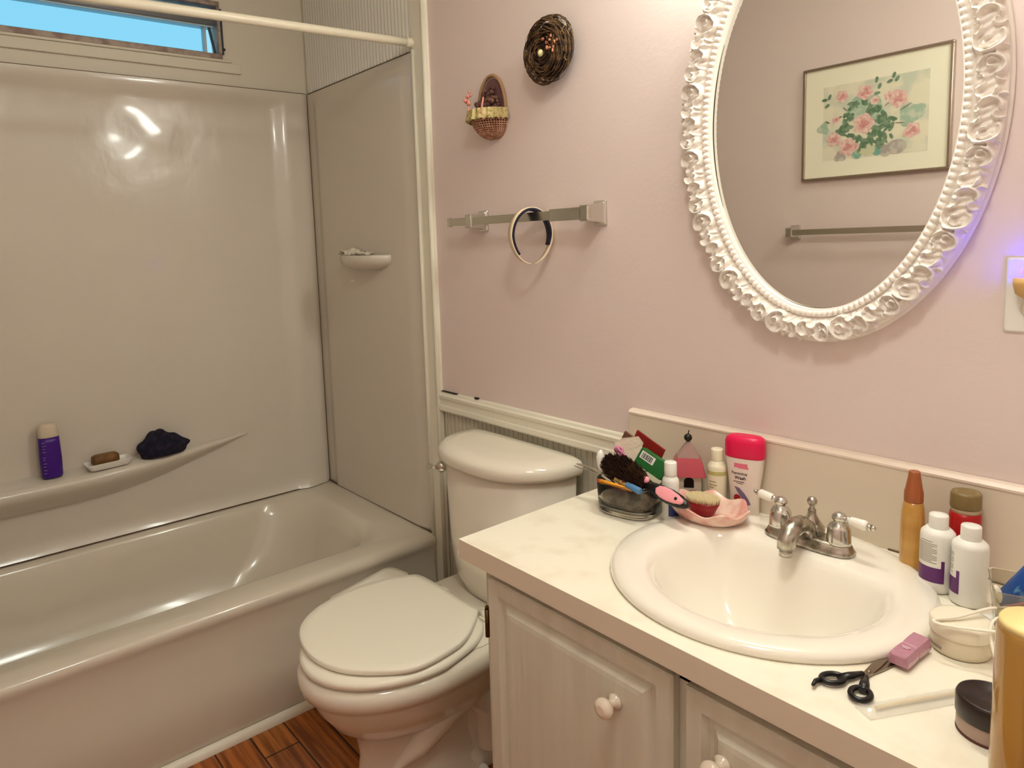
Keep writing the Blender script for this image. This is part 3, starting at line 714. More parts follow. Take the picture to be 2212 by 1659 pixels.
for (u, v, a) in ((310, 685, 0), (370, 650, 1.2), (340, 750, .6), (1105, 400, 1.3), (1060, 470, .4), (1140, 440, 1.0), (915, 450, 1.4), (950, 520, 1.2), (925, 600, .1), (1095, 1080, 2), (735, 1240, 1.1)):
    LL.append((u, v, .011, .006, a))
leafs(LL).build('leaves', mat('painted_leaves', (96, 128, 98), .6, noise=(60, (136, 160, 132), .45, .6)), art)
for st_ in [(1240, 750, .022, .002, .5), (1180, 930, .018, .0018, -.1), (1040, 720, .012, .0015, .6), (560, 780, .012, .002, -.8), (350, 930, .010, .003, -.6), (500, 870, .008, .003, .4)]: leafs([st_]).build('stem', mat('painted_stems', (122, 100, 92), .6), art)
ros = []
for (u, v, r_) in ((780, 940, .036), (520, 640, .022), (790, 590, .027), (1160, 660, .031), (1060, 630, .016), (1320, 1010, .025), (600, 1200, .032), (430, 1120, .026), (690, 1200, .014), (900, 680, .015), (450, 900, .014), (1260, 1050, .014)):
    ros.append((*mp(u, v), r_, 5, .10))
marks('rose', mat('painted_roses', (228, 178, 172), .6, noise=(70, (244, 218, 204), .42, .6)), ros, .0138)
rc_ = [(a[0]+.003, a[1], a[2]*.42, 3, .25) for a in ros]+[(a[0]-.010, a[1]-.008, a[2]*.2, 3, .2) for a in ros[:8]]
marks('rose_heart', mat('rose_hearts', (212, 146, 144), .6, noise=(90, (228, 170, 160), .4, .6)), rc_, .0142)

# ------------------------------------------------------------------ things on the tub ledge
def cyl_bottle(name, label, loc, parts, rz=0, group=None, cat='bottle'):
    """parts: (part name, material, profile)"""
    t = thing(name, label, cat, loc, rz, group)
    for pn, m, pr in parts: MB().lathe(pr, 32).build(pn, m, t)
    return t
PURP = mat('purple_plastic', (66, 18, 132), .35)
pb = thing('shampoo_bottle', 'purple bottle with pale cap on the left end of the tub ledge', 'bottle', (.050, -1.020, .6585))
MB().loft([sell(0, 0, z, a, b_, 2.4, 36) for z, a, b_ in ((0, .020, .028), (.004, .0215, .031), (.06, .0215, .0325), (.115, .021, .031), (.133, .020, .030))]).build('body', PURP, pb)
MB().loft([sell(0, 0, z, a, b_, 2.4, 36) for z, a, b_ in ((.133, .020, .0295), (.136, .0205, .030), (.168, .0195, .028), (.176, .017, .024), (.178, .010, .014))]).build('cap', mat('pale_cap', (214, 200, 176), .4), pb)
mb = MB()
for i, (z, w) in enumerate(((.118, .010), (.108, .012), (.098, .009), (.088, .010), (.070, .008), (.062, .006), (.050, .009), (.040, .007), (.028, .009), (.018, .007))):
    mb.bb(.0205, .0222, -.024, -.024+w, z, z+.0022)
mb.build('label_print', mat('lilac_print', (140, 110, 190), .5), pb)
sd = thing('soap_dish', 'small white soap dish on the tub ledge between bottle and cloth', 'soap dish', (.063, -.855, .6585), math.radians(4))
MB().loft([rr(-.026, .026, -.060, .060, 0, .012, 40), rr(-.030, .030, -.066, .066, .008, .012, 40), rr(-.031, .031, -.067, .067, .010, .012, 40), rr(-.034, .034, -.072, .072, .020, .012, 40), rr(-.032, .032, -.070, .070, .021, .011, 40), rr(-.026, .026, -.062, .062, .010, .01, 40)]).build('tray', WPLAST, sd, autos=.7)
so = thing('soap_bar', 'worn brown bar of soap lying in the white soap dish', 'soap', (.058, -.862, .6705), math.radians(4))
mb = MB(); mb.loft([rr(-.020, .020, -.038, .038, 0, .010, 40), rr(-.023, .023, -.042, .042, .008, .012, 40), rr(-.022, .022, -.041, .041, .026, .012, 40), rr(-.016, .016, -.034, .034, .031, .010, 40)]); mb.build('bar', mat('brown_soap', (128, 90, 42), .6, noise=(40, (104, 70, 32), .4, .6)), so)
wc = MB().sphere((0, 0, 0), (.040, .088, .050), 48, 28)
nv = []
for (x, y, z) in wc.v:
    k_ = 1+.16*math.sin(y*70+1)*math.cos(z*60)+.12*math.sin(x*130+y*40)+.07*math.sin(z*170+y*90)
    zz_ = z*k_*(1.15-6.5*max(0, y)+3.0*min(0, y+.04)) + .010*math.exp(-((y+.02)/.03)**2)*(z > 0)
    nv.append((x*k_*.9, y*(1+.06*math.sin(z*120)), max(zz_, -.026)))
wc.v = nv; o = wc.build('washcloth', mat('navy_terry', (26, 24, 44), .95, noise=(50, (48, 40, 62), .5, .65), bump=(400, 1, .004)), loc=(.062, -.672, .6865)); tag(o, 'crumpled dark navy washcloth on the right of the tub ledge', 'washcloth')
# cloth on corner shelf
X_, Y_ = np.meshgrid(np.linspace(-.085, .085, 50), np.linspace(-.034, .034, 20))
Zc = .004+.012*np.exp(-((X_+.045)/.03)**2)*(1+.4*np.sin(Y_*90))+.004*np.sin(X_*120+Y_*60)**2+.003*np.sin(X_*60-Y_*140)
cl = gridmesh(np.stack([X_+.006*np.sin(Y_*80), Y_*(1-.3*np.abs(X_/.085)**2), Zc], -1))
tag(cl.build('face_cloth', mat('white_cloth', (224, 214, 196), .8, bump=(200, .6, .002)), loc=(.405, -.052, 1.3335), solid=.003), 'crumpled off white cloth on the small shower corner shelf', 'cloth')

# ------------------------------------------------------------------ things on the counter, left group
CZ = .8025
gj = thing('glass_dish', 'clear rounded glass dish full of toiletries on the left of the counter', 'dish', (1.738, -.196, CZ), math.radians(12))
rings = [sell(0, 0, z, a, b_, 3.2, 56) for z, a, b_ in ((0, .052, .046), (.003, .058, .052), (.010, .061, .055), (.034, .0625, .0565), (.068, .064, .058), (.0695, .0635, .0575), (.068, .0615, .0555), (.034, .0595, .0535), (.011, .056, .050), (.009, .04, .035))]
MB().loft(rings).build('bowl', GLASSG, gj)
mb = MB().loft([sell(0, 0, z, a, b_, 3.2, 40) for z, a, b_ in ((.0098, .050, .044), (.012, .053, .047), (.034, .055, .049), (.040, .04, .036))])
o = mb.build('cotton_filling', mat('grey_brown_fluff', (112, 92, 74), .95, noise=(40, (168, 148, 128), .42, .6), bump=(200, 1, .006)), gj); o['kind'] = 'stuff'

# hairbrush: bristle head up-left, handle down-right to px (1485,1085)
def frame_on(A, B_, up=Vector((0, 0, 1))):
    x = (B_-A).normalized(); y = up.cross(x).normalized(); z = x.cross(y)
    M_ = Matrix((x, y, z)).transposed().to_4x4(); M_.translation = A; return M_
A = Vector((1.690, -.200, .888)); Bq = Vector((1.893, -.228, .864))
Mx = frame_on(A, Bq, Vector((.25, -.75, .6)).normalized())
hbr = thing('hairbrush', 'black hairbrush with pink handle inlay lying across the glass dish', 'hairbrush', A)
hbr.matrix_world = Mx
mb = MB(); rings = []
LEN = (Bq-A).length
for x, w, h_ in ((-.012, .004, .004), (-.006, .018, .008), (.01, .025, .010), (.05, .027, .010), (.085, .022, .010), (.10, .013, .009), (.115, .010, .008), (.135, .0135, .009), (.165, .0155, .0095), (.19, .013, .009), (LEN, .007, .006), (LEN+.004, .002, .003)):
    rings.append([(x, w*math.cos(a), h_*math.sin(a)) for a in np.linspace(0, 2*PI, 24, endpoint=False)])
MB().loft(rings).build('handle', BLACKP, hbr)
mb = MB()
for i in range(900):
    x = random.uniform(-.008, .103); w = .026*math.sqrt(max(0, 1-((x-.047)/.060)**2)); y = random.uniform(-w, w)
    l_ = .012+.012*math.sqrt(max(0, 1-((x-.047)/.062)**2-(y/.03)**2))
    mb.tube([(x, y, .006), (x+random.uniform(-.003, .003), y*1.1+random.uniform(-.002, .002), .006+l_)], [.0012, .0008], 4, cap=False)
o = mb.build('bristles', mat('brown_bristles', (62, 34, 22), .8, noise=(50, (96, 64, 36), .5, .65)), hbr); o['kind'] = 'stuff'
mb = MB(); rings = []
for x, w in ((.135, .002), (.139, .0085), (.15, .0115), (.165, .012), (.185, .0095), (.198, .0055), (.202, .001)):
    rings.append([(x, w*math.cos(a), .0088+.0022*math.sin(a)) for a in np.linspace(0, PI, 12)]+[(x, -w, .004), (x, w, .004)])
inl = MB().loft(rings).build('pink_inlay', mat('pink_rubber', (244, 160, 168), .45), hbr)
MB().lathe([(.0032, .0), (.0032, .0118), (.001, .0119)], 16, (.186, 0, 0)).build('hanging_hole', BLACKP, hbr)
MB().sphere((.103, .006, .009), (.008, .007, .006), 12, 8).build('pink_pad', mat('pink_rubber', (0, 0, 0)), hbr)

# green box with torn flap
gx = thing('green_box', 'green cardboard box with barcode and torn white flap in the glass dish', 'box', (1.76, -.150, .8965))
e1 = Vector((.935, .03, -.355)).normalized(); upv = Vector((.10, -.93, .34)); e3 = (upv-e1*upv.dot(e1)).normalized(); e2 = e3.cross(e1)
gx.matrix_world = Matrix.Translation((1.7605, -.152, .897)) @ Matrix((e1, e2, e3)).transposed().to_4x4()
MB().box((0, 0, 0), (.034, .0185, .011)).build('carton', mat('green_card', (34, 104, 46), .45, noise=(40, (70, 134, 76), .6, .75)), gx, bevel=.001)
MB().add([(-.033, -.0175, .0115), (-.033, .0185, .0115), (-.034, .028, .014), (-.050, .034, .016), (-.078, .0125, .019), (-.090, -.006, .018), (-.060, -.0145, .014)], [(0, 1, 2, 3, 4, 5, 6)], False).build('torn_flap', mat('white_card', (222, 208, 186), .8, bump=(150, .6, .002)), gx, solid=.0008)
MB().bb(-.028, .006, -.002, .014, .0112, .0118).build('barcode_label', WPLAST, gx)
mb = MB(); xx = -.025
for w in (.0006, .0012, .0006, .0018, .0010, .0006, .0022, .0008, .0016, .0006, .0020, .0008, .0014):
    if xx+w < .003: mb.bb(xx, xx+w, .0, .012, .0117, .0120)
    xx += w+.0009
mb.build('bars', BLACKP, gx)
rb = thing('red_card', 'dark red card standing behind the green box in the glass dish', 'card')
rb.matrix_world = Matrix.Translation((1.728, -.124, .922)) @ Matrix.Rotation(.40, 4, 'Y') @ Matrix.Rotation(-.1, 4, 'X')
MB().box((0, 0, -.004), (.038, .002, .020)).build('sheet', mat('dark_red_card', (142, 26, 20), .5), rb)
MB().box((-.052, .004, -.022), (.014, .003, .016)).build('brown_edge', mat('brown_card', (110, 74, 52), .7), rb)
pk = thing('hair_tie', 'bunched pink hair tie at the left of the torn white flap', 'hair tie', (1.694, -.180, .914))
mb = MB()
for ph in (0, 1.3, 2.2): mb.tube([(.008*math.cos(a+ph)+.002*ph, .004*math.sin(a*2), .010*math.sin(a)) for a in np.linspace(0, 2*PI, 20)], .0028, 7)
mb.build('loops', mat('pink_elastic', (206, 128, 158), .6), pk)
# white capped stick, metal clipper
wsx = thing('white_applicator', 'white rounded plastic applicator poking up from the glass dish', 'applicator', (1.669, -.207, .868))
MB().tube([(.004, 0, .0), (.001, 0, .018), (-.002, 0, .034), (-.002, 0, .044), (0, 0, .050)], [.006, .0085, .009, .007, .002], 16).build('grip', WPLAST, wsx)
nc = thing('metal_tweezers', 'thin chrome tweezers sticking out left of the glass dish', 'tweezers', (1.655, -.215, .874))
mb = MB().tube([(-.052, .004, .0), (-.040, .003, .001), (-.02, .0, .002), (.0, .0, .0), (.03, 0, -.006), (.06, -.004, -.014)], [.002, .0042, .0026, .0045, .004, .003], 8, flat=.6)
mb.tube([(-.052, -.004, -.002), (-.035, -.006, -.003), (-.012, -.003, -.002), (.02, -.002, -.006), (.06, -.004, -.016)], [.0012, .0025, .0018, .003, .002], 8, flat=.5)
mb.build('arms', CHROME, nc)
pe = thing('orange_pencil', 'orange and yellow striped pencil inside the rim of the glass dish', 'pencil', (1.70, -.236, .855))
q = Vector((1.706, -.2525, .8705)); w_ = Vector((1.778, -.2440, .8680))
pe.location = q; dd = w_-q
MB().tube([(0, 0, 0), dd*.45, dd], [.0048, .0045, .0035], 6).build('shaft', mat('orange_wood', (240, 160, 36), .4), pe)
MB().tube([dd*-.10, dd*.0], [.003, .0047], 10).build('tip', mat('red_tip', (190, 70, 50), .5), pe)
MB().tube([dd*.3+Vector((.0, -.004, -.004)), dd*.98+Vector((0, -.004, -.004))], .0026, 8).build('dark_stripe', mat('dark_brown_plastic', (60, 16, 12), .4), pe)
bl = thing('blue_pen', 'blue grip pen beside the orange pencil in the glass dish', 'pen', (1.732, -.238, .8775))
MB().tube([(0, 0, .0), (.032, -.003, -.003)], .0045, 12).build('barrel', mat('tan_barrel', (176, 140, 84), .5), bl)
MB().tube([(.030, -.003, -.003), (.034, -.003, -.003), (.066, -.007, -.006), (.069, -.007, -.006)], [.004, .0066, .0068, .005], 14).build('grip', mat('blue_rubber', (82, 130, 176), .5), bl)

# generic white bottle
def wbottle(name, label, loc, r_, hb_, hn, hc, rn, rc2, rz=0, body=None, cap=None, group=None):
    t = thing(name, label, 'bottle', loc, rz, group)
    body = body or WPLAST
    MB().lathe([(r_*.86, 0), (r_*.97, .002), (r_, .006), (r_, hb_-.005), (r_*.96, hb_-.001), (r_*.88, hb_+.0015), (rn*1.05, hb_+.004+(hn-hb_)*.3), (rn, hn)], 40).build('body', body, t)
    MB().lathe([(rc2*.98, hn-.001), (rc2, hn+.001), (rc2*.99, hc-.002), (rc2*.92, hc), (rc2*.4, hc+.0003)], 32).build('cap', cap or body, t)
    return t
sb = wbottle('pill_bottle', 'small white bottle with blue label between glass dish and scalloped dish', (1.822, -.178, CZ), .0165, .084, .092, .119, .0110, .0122)
MB().lathe([(.0168, .012), (.0168, .052)], 24, a0=-1.2, a1=.4, cap0=False, cap1=False).build('label', mat('blue_label', (52, 66, 128), .5), sb)

# pink roofed glass house bottle
bh = thing('house_bottle', 'pink roofed house shaped bottle with black ball stopper by the backsplash', 'bottle', (1.790, -.072, CZ))
rzm = Matrix.Rotation(math.radians(38), 4, 'Z')
mb = MB().loft([rr(-.024, .024, -.024, .024, 0, .003, 24), rr(-.026, .026, -.026, .026, .004, .003, 24), rr(-.026, .026, -.026, .026, .066, .003, 24)]).xf(rzm)
mb.build('house_walls', mat('white_house_glass', (222, 212, 192), .3, noise=(30, (150, 142, 124), .55, .75)), bh, autos=.5)
MB().loft([rr(-.034, .034, -.034, .034, .064, .004, 24), rr(-.028, .028, -.025, .025, .091, .003, 24), rr(-.022, .022, -.020, .020, .101, .003, 24)]).xf(rzm).build('pink_roof', mat('pink_glass_roof', (204, 84, 96), .2, trans=.25), bh, autos=.5)
MB().loft([rr(-.022, .022, -.020, .020, .101, .003, 24), rr(-.004, .004, -.004, .004, .131, .003, 24)]).xf(rzm).build('clear_neck', mat('pinkish_glass', (226, 180, 172), .12, trans=.55), bh, autos=.5)
MB().sphere((0, 0, .140), .0085, 16, 12).tube([(0, 0, .146), (.002, 0, .156)], .0012, 6).build('ball_stopper', mat('dark_green_glass', (24, 24, 14), .2), bh)
mb = MB(); dpts = [(-.010, .040), (-.010, .053)]+[(.010*math.cos(a), .053+.009*math.sin(a)) for a in np.linspace(PI, 0, 10)]+[(.010, .040)]
mb.loft([[(px_, -.0268, pz_) for px_, pz_ in dpts], [(px_, -.0255, pz_) for px_, pz_ in dpts]], smooth=False).xf(rzm).build('black_door', BLACKP, bh)
MB().loft([[(.0262, a, b_) for a, b_ in ((-.020, .02), (.020, .02), (.020, .058), (-.020, .058))], [(.027, a, b_) for a, b_ in ((-.020, .02), (.020, .02), (.020, .058), (-.020, .058))]], smooth=False).xf(rzm).build('dark_side', mat('dark_panel', (50, 20, 24), .4), bh)

lo = wbottle('lotion_bottle', 'slim white lotion bottle with green band beside the house bottle', (1.853, -.064, CZ), .0192, .094, .103, .128, .0125, .0125, body=mat('cream_lotion', (236, 226, 198), .35))
MB().lathe([(.0195, .076), (.0195, .084)], 30, a0=-PI*.85, a1=.2, cap0=False, cap1=False).build('green_band', mat('olive_print', (196, 188, 118), .5), lo)
mb = MB()
for i, (z, a) in enumerate(((.062, .8), (.055, .9), (.050, .6), (.040, 1.0), (.034, .8), (.027, .7))): mb.lathe([(.0195, z), (.0195, z+.0018)], 14, a0=-1.9, a1=-1.9+a, cap0=False, cap1=False)
mb.build('print_lines', mat('grey_olive_print', (160, 150, 104), .5), lo)

# pink capped wash bottle
pw = thing('wash_bottle', 'white body wash bottle with hot pink cap against the backsplash', 'bottle', (1.905, -.0475, CZ), math.radians(14))
def wsec(z, a, b_): return sell(0, 0, z, a, b_, 2.6, 48)
WS = ((0, .025, .014), (.004, .0275, .016), (.03, .0275, .0165), (.06, .0295, .017), (.09, .0335, .0185), (.118, .0365, .020), (.122, .0355, .0195))
MB().loft([wsec(*q) for q in WS]).build('body', mat('wash_bottle_white', (240, 224, 212), .3), pw)
PKC = mat('hot_pink_plastic', (226, 14, 78), .3)
MB().loft([wsec(*q) for q in ((.119, .0375, .0205), (.122, .039, .0215), (.150, .0385, .021), (.158, .036, .0195), (.162, .030, .015), (.163, .02, .01))]).build('cap', PKC, pw)
def wfront(x, z):
    zs_ = [q[0] for q in WS]; a = np.interp(z, zs_, [q[1] for q in WS]); b_ = np.interp(z, zs_, [q[2] for q in WS])
    return -b_*(max(0, 1-abs(x/a)**2.6))**(1/2.6)-.0004
def decal(parent, name, m, polys, fn, eps=0):
    mb = MB()
    for pl in polys:
        o_ = len(mb.v); mb.v += [(x, fn(x, z)-eps, z) for x, z in pl]; mb.f.append(tuple(range(o_, o_+len(pl)))); mb.sm.append(False)
    return mb.build(name, m, parent)
def strip(x0, x1, z, h): 
    return [[(a, z), (b_, z), (b_, z+h), (a, z+h)] for a, b_ in zip(np.linspace(x0, x1, 7)[:-1], np.linspace(x0, x1, 7)[1:])]
def text_part(txt, size, cx, cz, fn, m, parent, name, bold=0):
    cu = bpy.data.curves.new('t', 'FONT'); cu.body = txt; cu.size = size; cu.align_x = 'CENTER'; cu.align_y = 'CENTER'; cu.offset = bold
    ob = bpy.data.objects.new('t', cu); COL.objects.link(ob)
    dg = bpy.context.evaluated_depsgraph_get(); me = bpy.data.meshes.new_from_object(ob.evaluated_get(dg))
    bpy.data.objects.remove(ob)
    for v_ in me.vertices: x, z = v_.co.x+cx, v_.co.y+cz; v_.co = (x, fn(x, z)-.0003, z)
    me.materials.append(m); o_ = bpy.data.objects.new(name, me); COL.objects.link(o_); o_.parent = parent; return o_
INK = mat('plum_ink', (70, 40, 60), .5)
decal(pw, 'pink_badge', mat('pink_badge', (236, 120, 146), .4), strip(-.016, .010, .100, .009)+strip(-.008, .012, .0985, .004), wfront)
text_part('Feminine', .0085, -.006, .088, wfront, INK, pw, 'lettering', .0001)
text_part('Wash', .0095, -.004, .0785, wfront, INK, pw, 'lettering', .0002)
decal(pw, 'small_print', INK, strip(-.018, .004, .0700, .0013)+strip(-.012, .001, .0665, .0011), wfront)
def disc(cx, cz, a, b_, k=20): return [(cx+a*math.cos(t), cz+b_*math.sin(t)) for t in np.linspace(0, 2*PI, k, endpoint=False)]
decal(pw, 'bird_emblem', mat('grey_violet_print', (128, 112, 138), .5), [[(-.016, .060), (-.006, .058), (.004, .048), (.012, .036), (.016, .026), (.010, .024), (.0, .026), (-.002, .038), (-.010, .050)]], wfront, .0001)
decal(pw, 'red_berry', mat('red_print', (176, 40, 48), .4), [disc(-.010, .036, .007, .008), disc(-.010, .017, .012, .007)], wfront, .0002)

# scalloped dish
sdh = thing('scalloped_dish', 'pink marbled scalloped soap dish on the rim beside the sink', 'dish', (1.886, -.146, .8150))
mb = MB(); rings = []
def scal(rx, ry, z, amp, zamp, k=96):
    out = []
    for j in range(k):
        a = 2*PI*j/k; w = math.sin(a*7+.6); rr_ = 1+amp*w
        out.append((rx*rr_*math.cos(a), ry*rr_*math.sin(a), z+zamp*math.sin(a*7+.6)))
    return out
rings = [scal(.040, .030, .0, 0, 0), scal(.054, .042, .001, .01, .0), scal(.068, .054, .009, .025, .001), scal(.076, .061, .020, .035, .0035), scal(.079, .064, .027, .04, .0050), scal(.0785, .0635, .0295, .04, .0052), scal(.075, .060, .029, .035, .005), scal(.066, .052, .019, .03, .002), scal(.052, .042, .009, .01, 0), scal(.02, .016, .006, 0, 0)]
MB().loft(rings).build('shell', mat('pink_marbled', (226, 158, 146), .25, noise=(30, (242, 208, 190), .42, .62), coat=.3), sdh)
nb_ = thing('nail_brush', 'round nail brush with pale bristles on red base in the scalloped dish', 'brush', (1.878, -.153, .8225), .2)
MB().loft([sell(0, 0, z, a, b_, 2.2, 36) for z, a, b_ in ((0, .017, .012), (.004, .022, .016), (.022, .031, .022), (.026, .032, .023), (.027, .029, .02))]).build('base', mat('dark_red_base', (140, 14, 22), .3), nb_)
mb = MB()
for i in range(1100):
    a = random.uniform(0, 2*PI); q_ = math.sqrt(random.random()); x, y = .031*q_*math.cos(a), .021*q_*math.sin(a)
    mb.tube([(x, y, .025), (x*1.06, y*1.06, .040+random.uniform(-.0012, .0012)-.004*q_**4)], [.0011, .0009], 4, cap=True)
o = mb.build('bristles', mat('cream_bristles', (214, 194, 152), .8), nb_); o['kind'] = 'stuff'
se = thing('seashell', 'small brown spiral seashell behind the nail brush in the scalloped dish', 'seashell', (1.840, -.127, .842))
mb = MB(); rings = []
for i in range(60):
    t_ = i/59; a = t_*4.2*PI; R_ = .008*(1-t_)**.8+.0008; rad = .0062*(1-t_)+.0006; c = Vector((R_*math.cos(a)*.9, -.006*t_, R_*math.sin(a)))
    rings.append(tuple(c))
mb.tube(rings, [.0058*(1-i/59)+.0008 for i in range(60)], 10); mb.build('whorl', mat('brown_shell', (150, 98, 84), .4, noise=(90, (96, 50, 44), .45, .6)), se)

# ------------------------------------------------------------------ right group
am = thing('spray_bottle', 'tall amber bottle with brown pointed cap standing behind the sink', 'bottle', (2.216, -.076, CZ))
AMB = mat('amber_plastic', (222, 170, 88), .2, trans=.2, coat=.4, noise=((10, 10, 30), (200, 140, 58), .4, .7))
MB().lathe([(.0145, 0), (.0165, .003), (.0171, .01), (.0171, .085), (.0166, .098), (.0150, .112), (.0132, .120)], 32).build('body', AMB, am)
BRC = mat('brown_cap', (172, 96, 54), .3, trans=.15)
c_ = MB().lathe([(.0136, .119), (.0140, .121), (.0138, .136), (.0126, .139), (.0122, .142), (.0092, .160), (.0082, .168), (.007, .170)], 28).build('cap', BRC, am)

rj = thing('red_jar', 'red jar with olive lid standing behind the two white bottles', 'jar', (2.281, -.052, CZ))
MB().lathe([(.020, 0), (.0215, .003), (.0217, .01), (.0217, .108), (.020, .114)], 32).build('body', mat('red_label', (176, 14, 20), .3, noise=((30, 30, 30), (120, 10, 18), .6, .62)), rj)
MB().lathe([(.0198, .113), (.0198, .123)], 32).build('neck', mat('clear_neck_plastic', (190, 168, 140), .2), rj)
MB().lathe([(.0208, .121), (.0213, .123), (.0208, .143), (.0192, .146), (.0125, .1465), (.0115, .1450), (.001, .1448)], 32).build('lid', mat('olive_lid', (126, 104, 62), .35), rj)

P2 = mat('deep_purple_label', (98, 40, 108), .4)
def purple_bottle(loc, label, rz):
    t = wbottle('lotion_bottle', label, loc, .0235, .094, .100, .121, .0155, .0132, rz=rz, group=None)
    a0, a1 = -2.9, -1.05
    MB().lathe([(.0238, .018), (.0238, .042)], 24, a0=a0, a1=a1, cap0=False, cap1=False).lathe([(.0238, .042), (.0238, .054)], 6, a0=a1-.2, a1=a1, cap0=False, cap1=False).build('purple_label', P2, t)
    mb = MB()
    for i in range(13):
        mb.lathe([(.0238, .081-i*.0027-(0 if i else -.001)), (.0238, .0822-i*.0027+(.001 if not i else 0))], 14, a0=a0+.15+(.2 if not i else 0), a1=a1-.45-(.25 if i % 4 == 3 or not i else 0)+(.0), cap0=False, cap1=False)
    mb.build('small_print', mat('grey_print', (170, 158, 146), .6), t)
    return t
purple_bottle((2.264, -.112, CZ), 'white bottle with purple label, nearer the sink of the matching pair', math.radians(12))
purple_bottle((2.3105, -.126, CZ), 'white bottle with purple label, right of its matching twin', math.radians(-44))

cj = thing('cream_jar', 'low white cream jar with flat lid at the right edge of the sink', 'jar', (2.345, -.272, CZ))
MB().lathe([(.031, 0), (.0335, .002), (.0345, .006), (.0345, .024), (.033, .026)], 40).build('body', mat('cream_jar_body', (226, 214, 186), .35), cj)
MB().lathe([(.0345, .025), (.036, .027), (.0362, .041), (.0345, .044), (.030, .0448), (.001, .0445)], 40).build('lid', mat('cream_jar_lid', (240, 230, 208), .3), cj)
MB().lathe([(.0348, .007), (.0348, .011)], 10, a0=-2.6, a1=-1.9, cap0=False, cap1=False).build('print', mat('grey_print', (0, 0, 0)), cj)

# white cord looping over the jar
cd = thing('bent_wire', 'bent white coated wire looping over the cream jar lid', 'wire', (2.36, -.27, .85))
def crom(P_, n=8):
    P_ = [Vector(p) for p in P_]; P_ = [P_[0]]+P_+[P_[-1]]; out = []
    for i in range(1, len(P_)-2):
        a, b_, c, d_ = P_[i-1:i+3]
        for k_ in range(n):
            t_ = k_/n; out.append(.5*((2*b_)+(-a+c)*t_+(2*a-5*b_+4*c-d_)*t_*t_+(-a+3*b_-3*c+d_)*t_**3))
    out.append(P_[-2]); return out
org = Vector((2.36, -.27, .85))
pts = crom([(2.50, -.155, .862), (2.44, -.185, .862), (2.395, -.215, .860), (2.368, -.240, .858), (2.343, -.285, .852), (2.326, -.308, .8505), (2.330, -.316, .8502), (2.350, -.310, .8506), (2.375, -.302, .854), (2.400, -.298, .858), (2.46, -.30, .862)])
mb = MB().tube([p-org for p in pts], .0024, 10, flat=.8); 
pts = crom([(2.42, -.275, .862), (2.400, -.268, .864), (2.385, -.270, .863), (2.381, -.285, .858), (2.386, -.302, .845), (2.398, -.318, .826), (2.420, -.325, .808), (2.46, -.33, .8055)])
mb.tube([p-org for p in pts], .0019, 10)
mb.build('cable', mat('white_cable', (244, 234, 214), .35), cd)

# toothbrush tumbler
tu = thing('clear_tumbler', 'clear square-edged plastic tumbler holding toothpaste at the right edge', 'tumbler', (2.396, -.190, CZ), math.radians(20))
MB().loft([rr(-.033, .033, -.033, .033, 0, .008, 40), rr(-.036, .036, -.036, .036, .03, .009, 40), rr(-.041, .041, -.041, .041, .079, .010, 40), rr(-.042, .042, -.042, .042, .081, .010, 40), rr(-.040, .040, -.040, .040, .081, .009, 40), rr(-.034, .034, -.034, .034, .03, .008, 40), rr(-.031, .031, -.031, .031, .005, .007, 40), rr(-.01, .01, -.01, .01, .004, .004, 40)]).build('cup', mat('frosty_clear', (232, 226, 210), .08, trans=.9, ior=1.18), tu, autos=.6)
tp = thing('toothpaste_tube', 'blue toothpaste tube leaning out of the clear tumbler', 'toothpaste')
A = Vector((2.376, -.204, .852)); Bq = Vector((2.424, -.206, .934)); tp.matrix_world = frame_on(A, Bq, Vector((-.3, -.7, .6)).normalized())
MB().loft([[(x, w*math.cos(a), h_*math.sin(a)) for a in np.linspace(0, 2*PI, 24, endpoint=False)] for x, w, h_ in ((0, .012, .012), (.004, .019, .015), (.06, .021, .012), (.12, .023, .003), (.13, .023, .001))]).build('tube', mat('blue_tube', (16, 74, 150), .3, noise=((25, 70, 70), (120, 170, 214), .56, .66)), tp)
tb2 = thing('toothbrush', 'pink and white toothbrush beside the blue toothpaste tube', 'toothbrush')
A = Vector((2.385, -.219, .862)); Bq = Vector((2.45, -.222, .900)); tb2.matrix_world = frame_on(A, Bq)
MB().tube([(-.01, 0, 0), (.03, 0, 0), (.1, 0, 0)], [.003, .005, .004], 10, flat=.7).build('handle', mat('dusky_pink', (190, 120, 132), .4), tb2)
fl_ = thing('floss_stick', 'white stick with rounded end leaning in the clear tumbler', 'stick')
fl_.location = (2.371, -.212, .838)
MB().tube([(.014, .004, -.024), (.010, .0, .008), (-.006, .0, .036), (-.008, .0, .041)], [.004, .005, .0055, .003], 12).build('stem', mat('ivory_stick', (236, 224, 200), .4), fl_)
tl = thing('lip_balm', 'small white tube with teal cap lying behind the cream jar', 'tube', (2.341, -.196, .8125), .5)
MB().tube([(.0, 0, 0), (.002, 0, 0), (.030, .004, .002), (.033, .004, .002)], [.006, .009, .0095, .007], 18).build('body', WPLAST, tl)
MB().tube([(-.022, -.003, -.001), (-.020, -.003, -.001), (.0, 0, 0)], [.006, .0085, .009], 18).build('cap', mat('teal_plastic', (110, 164, 170), .35, trans=.3), tl)

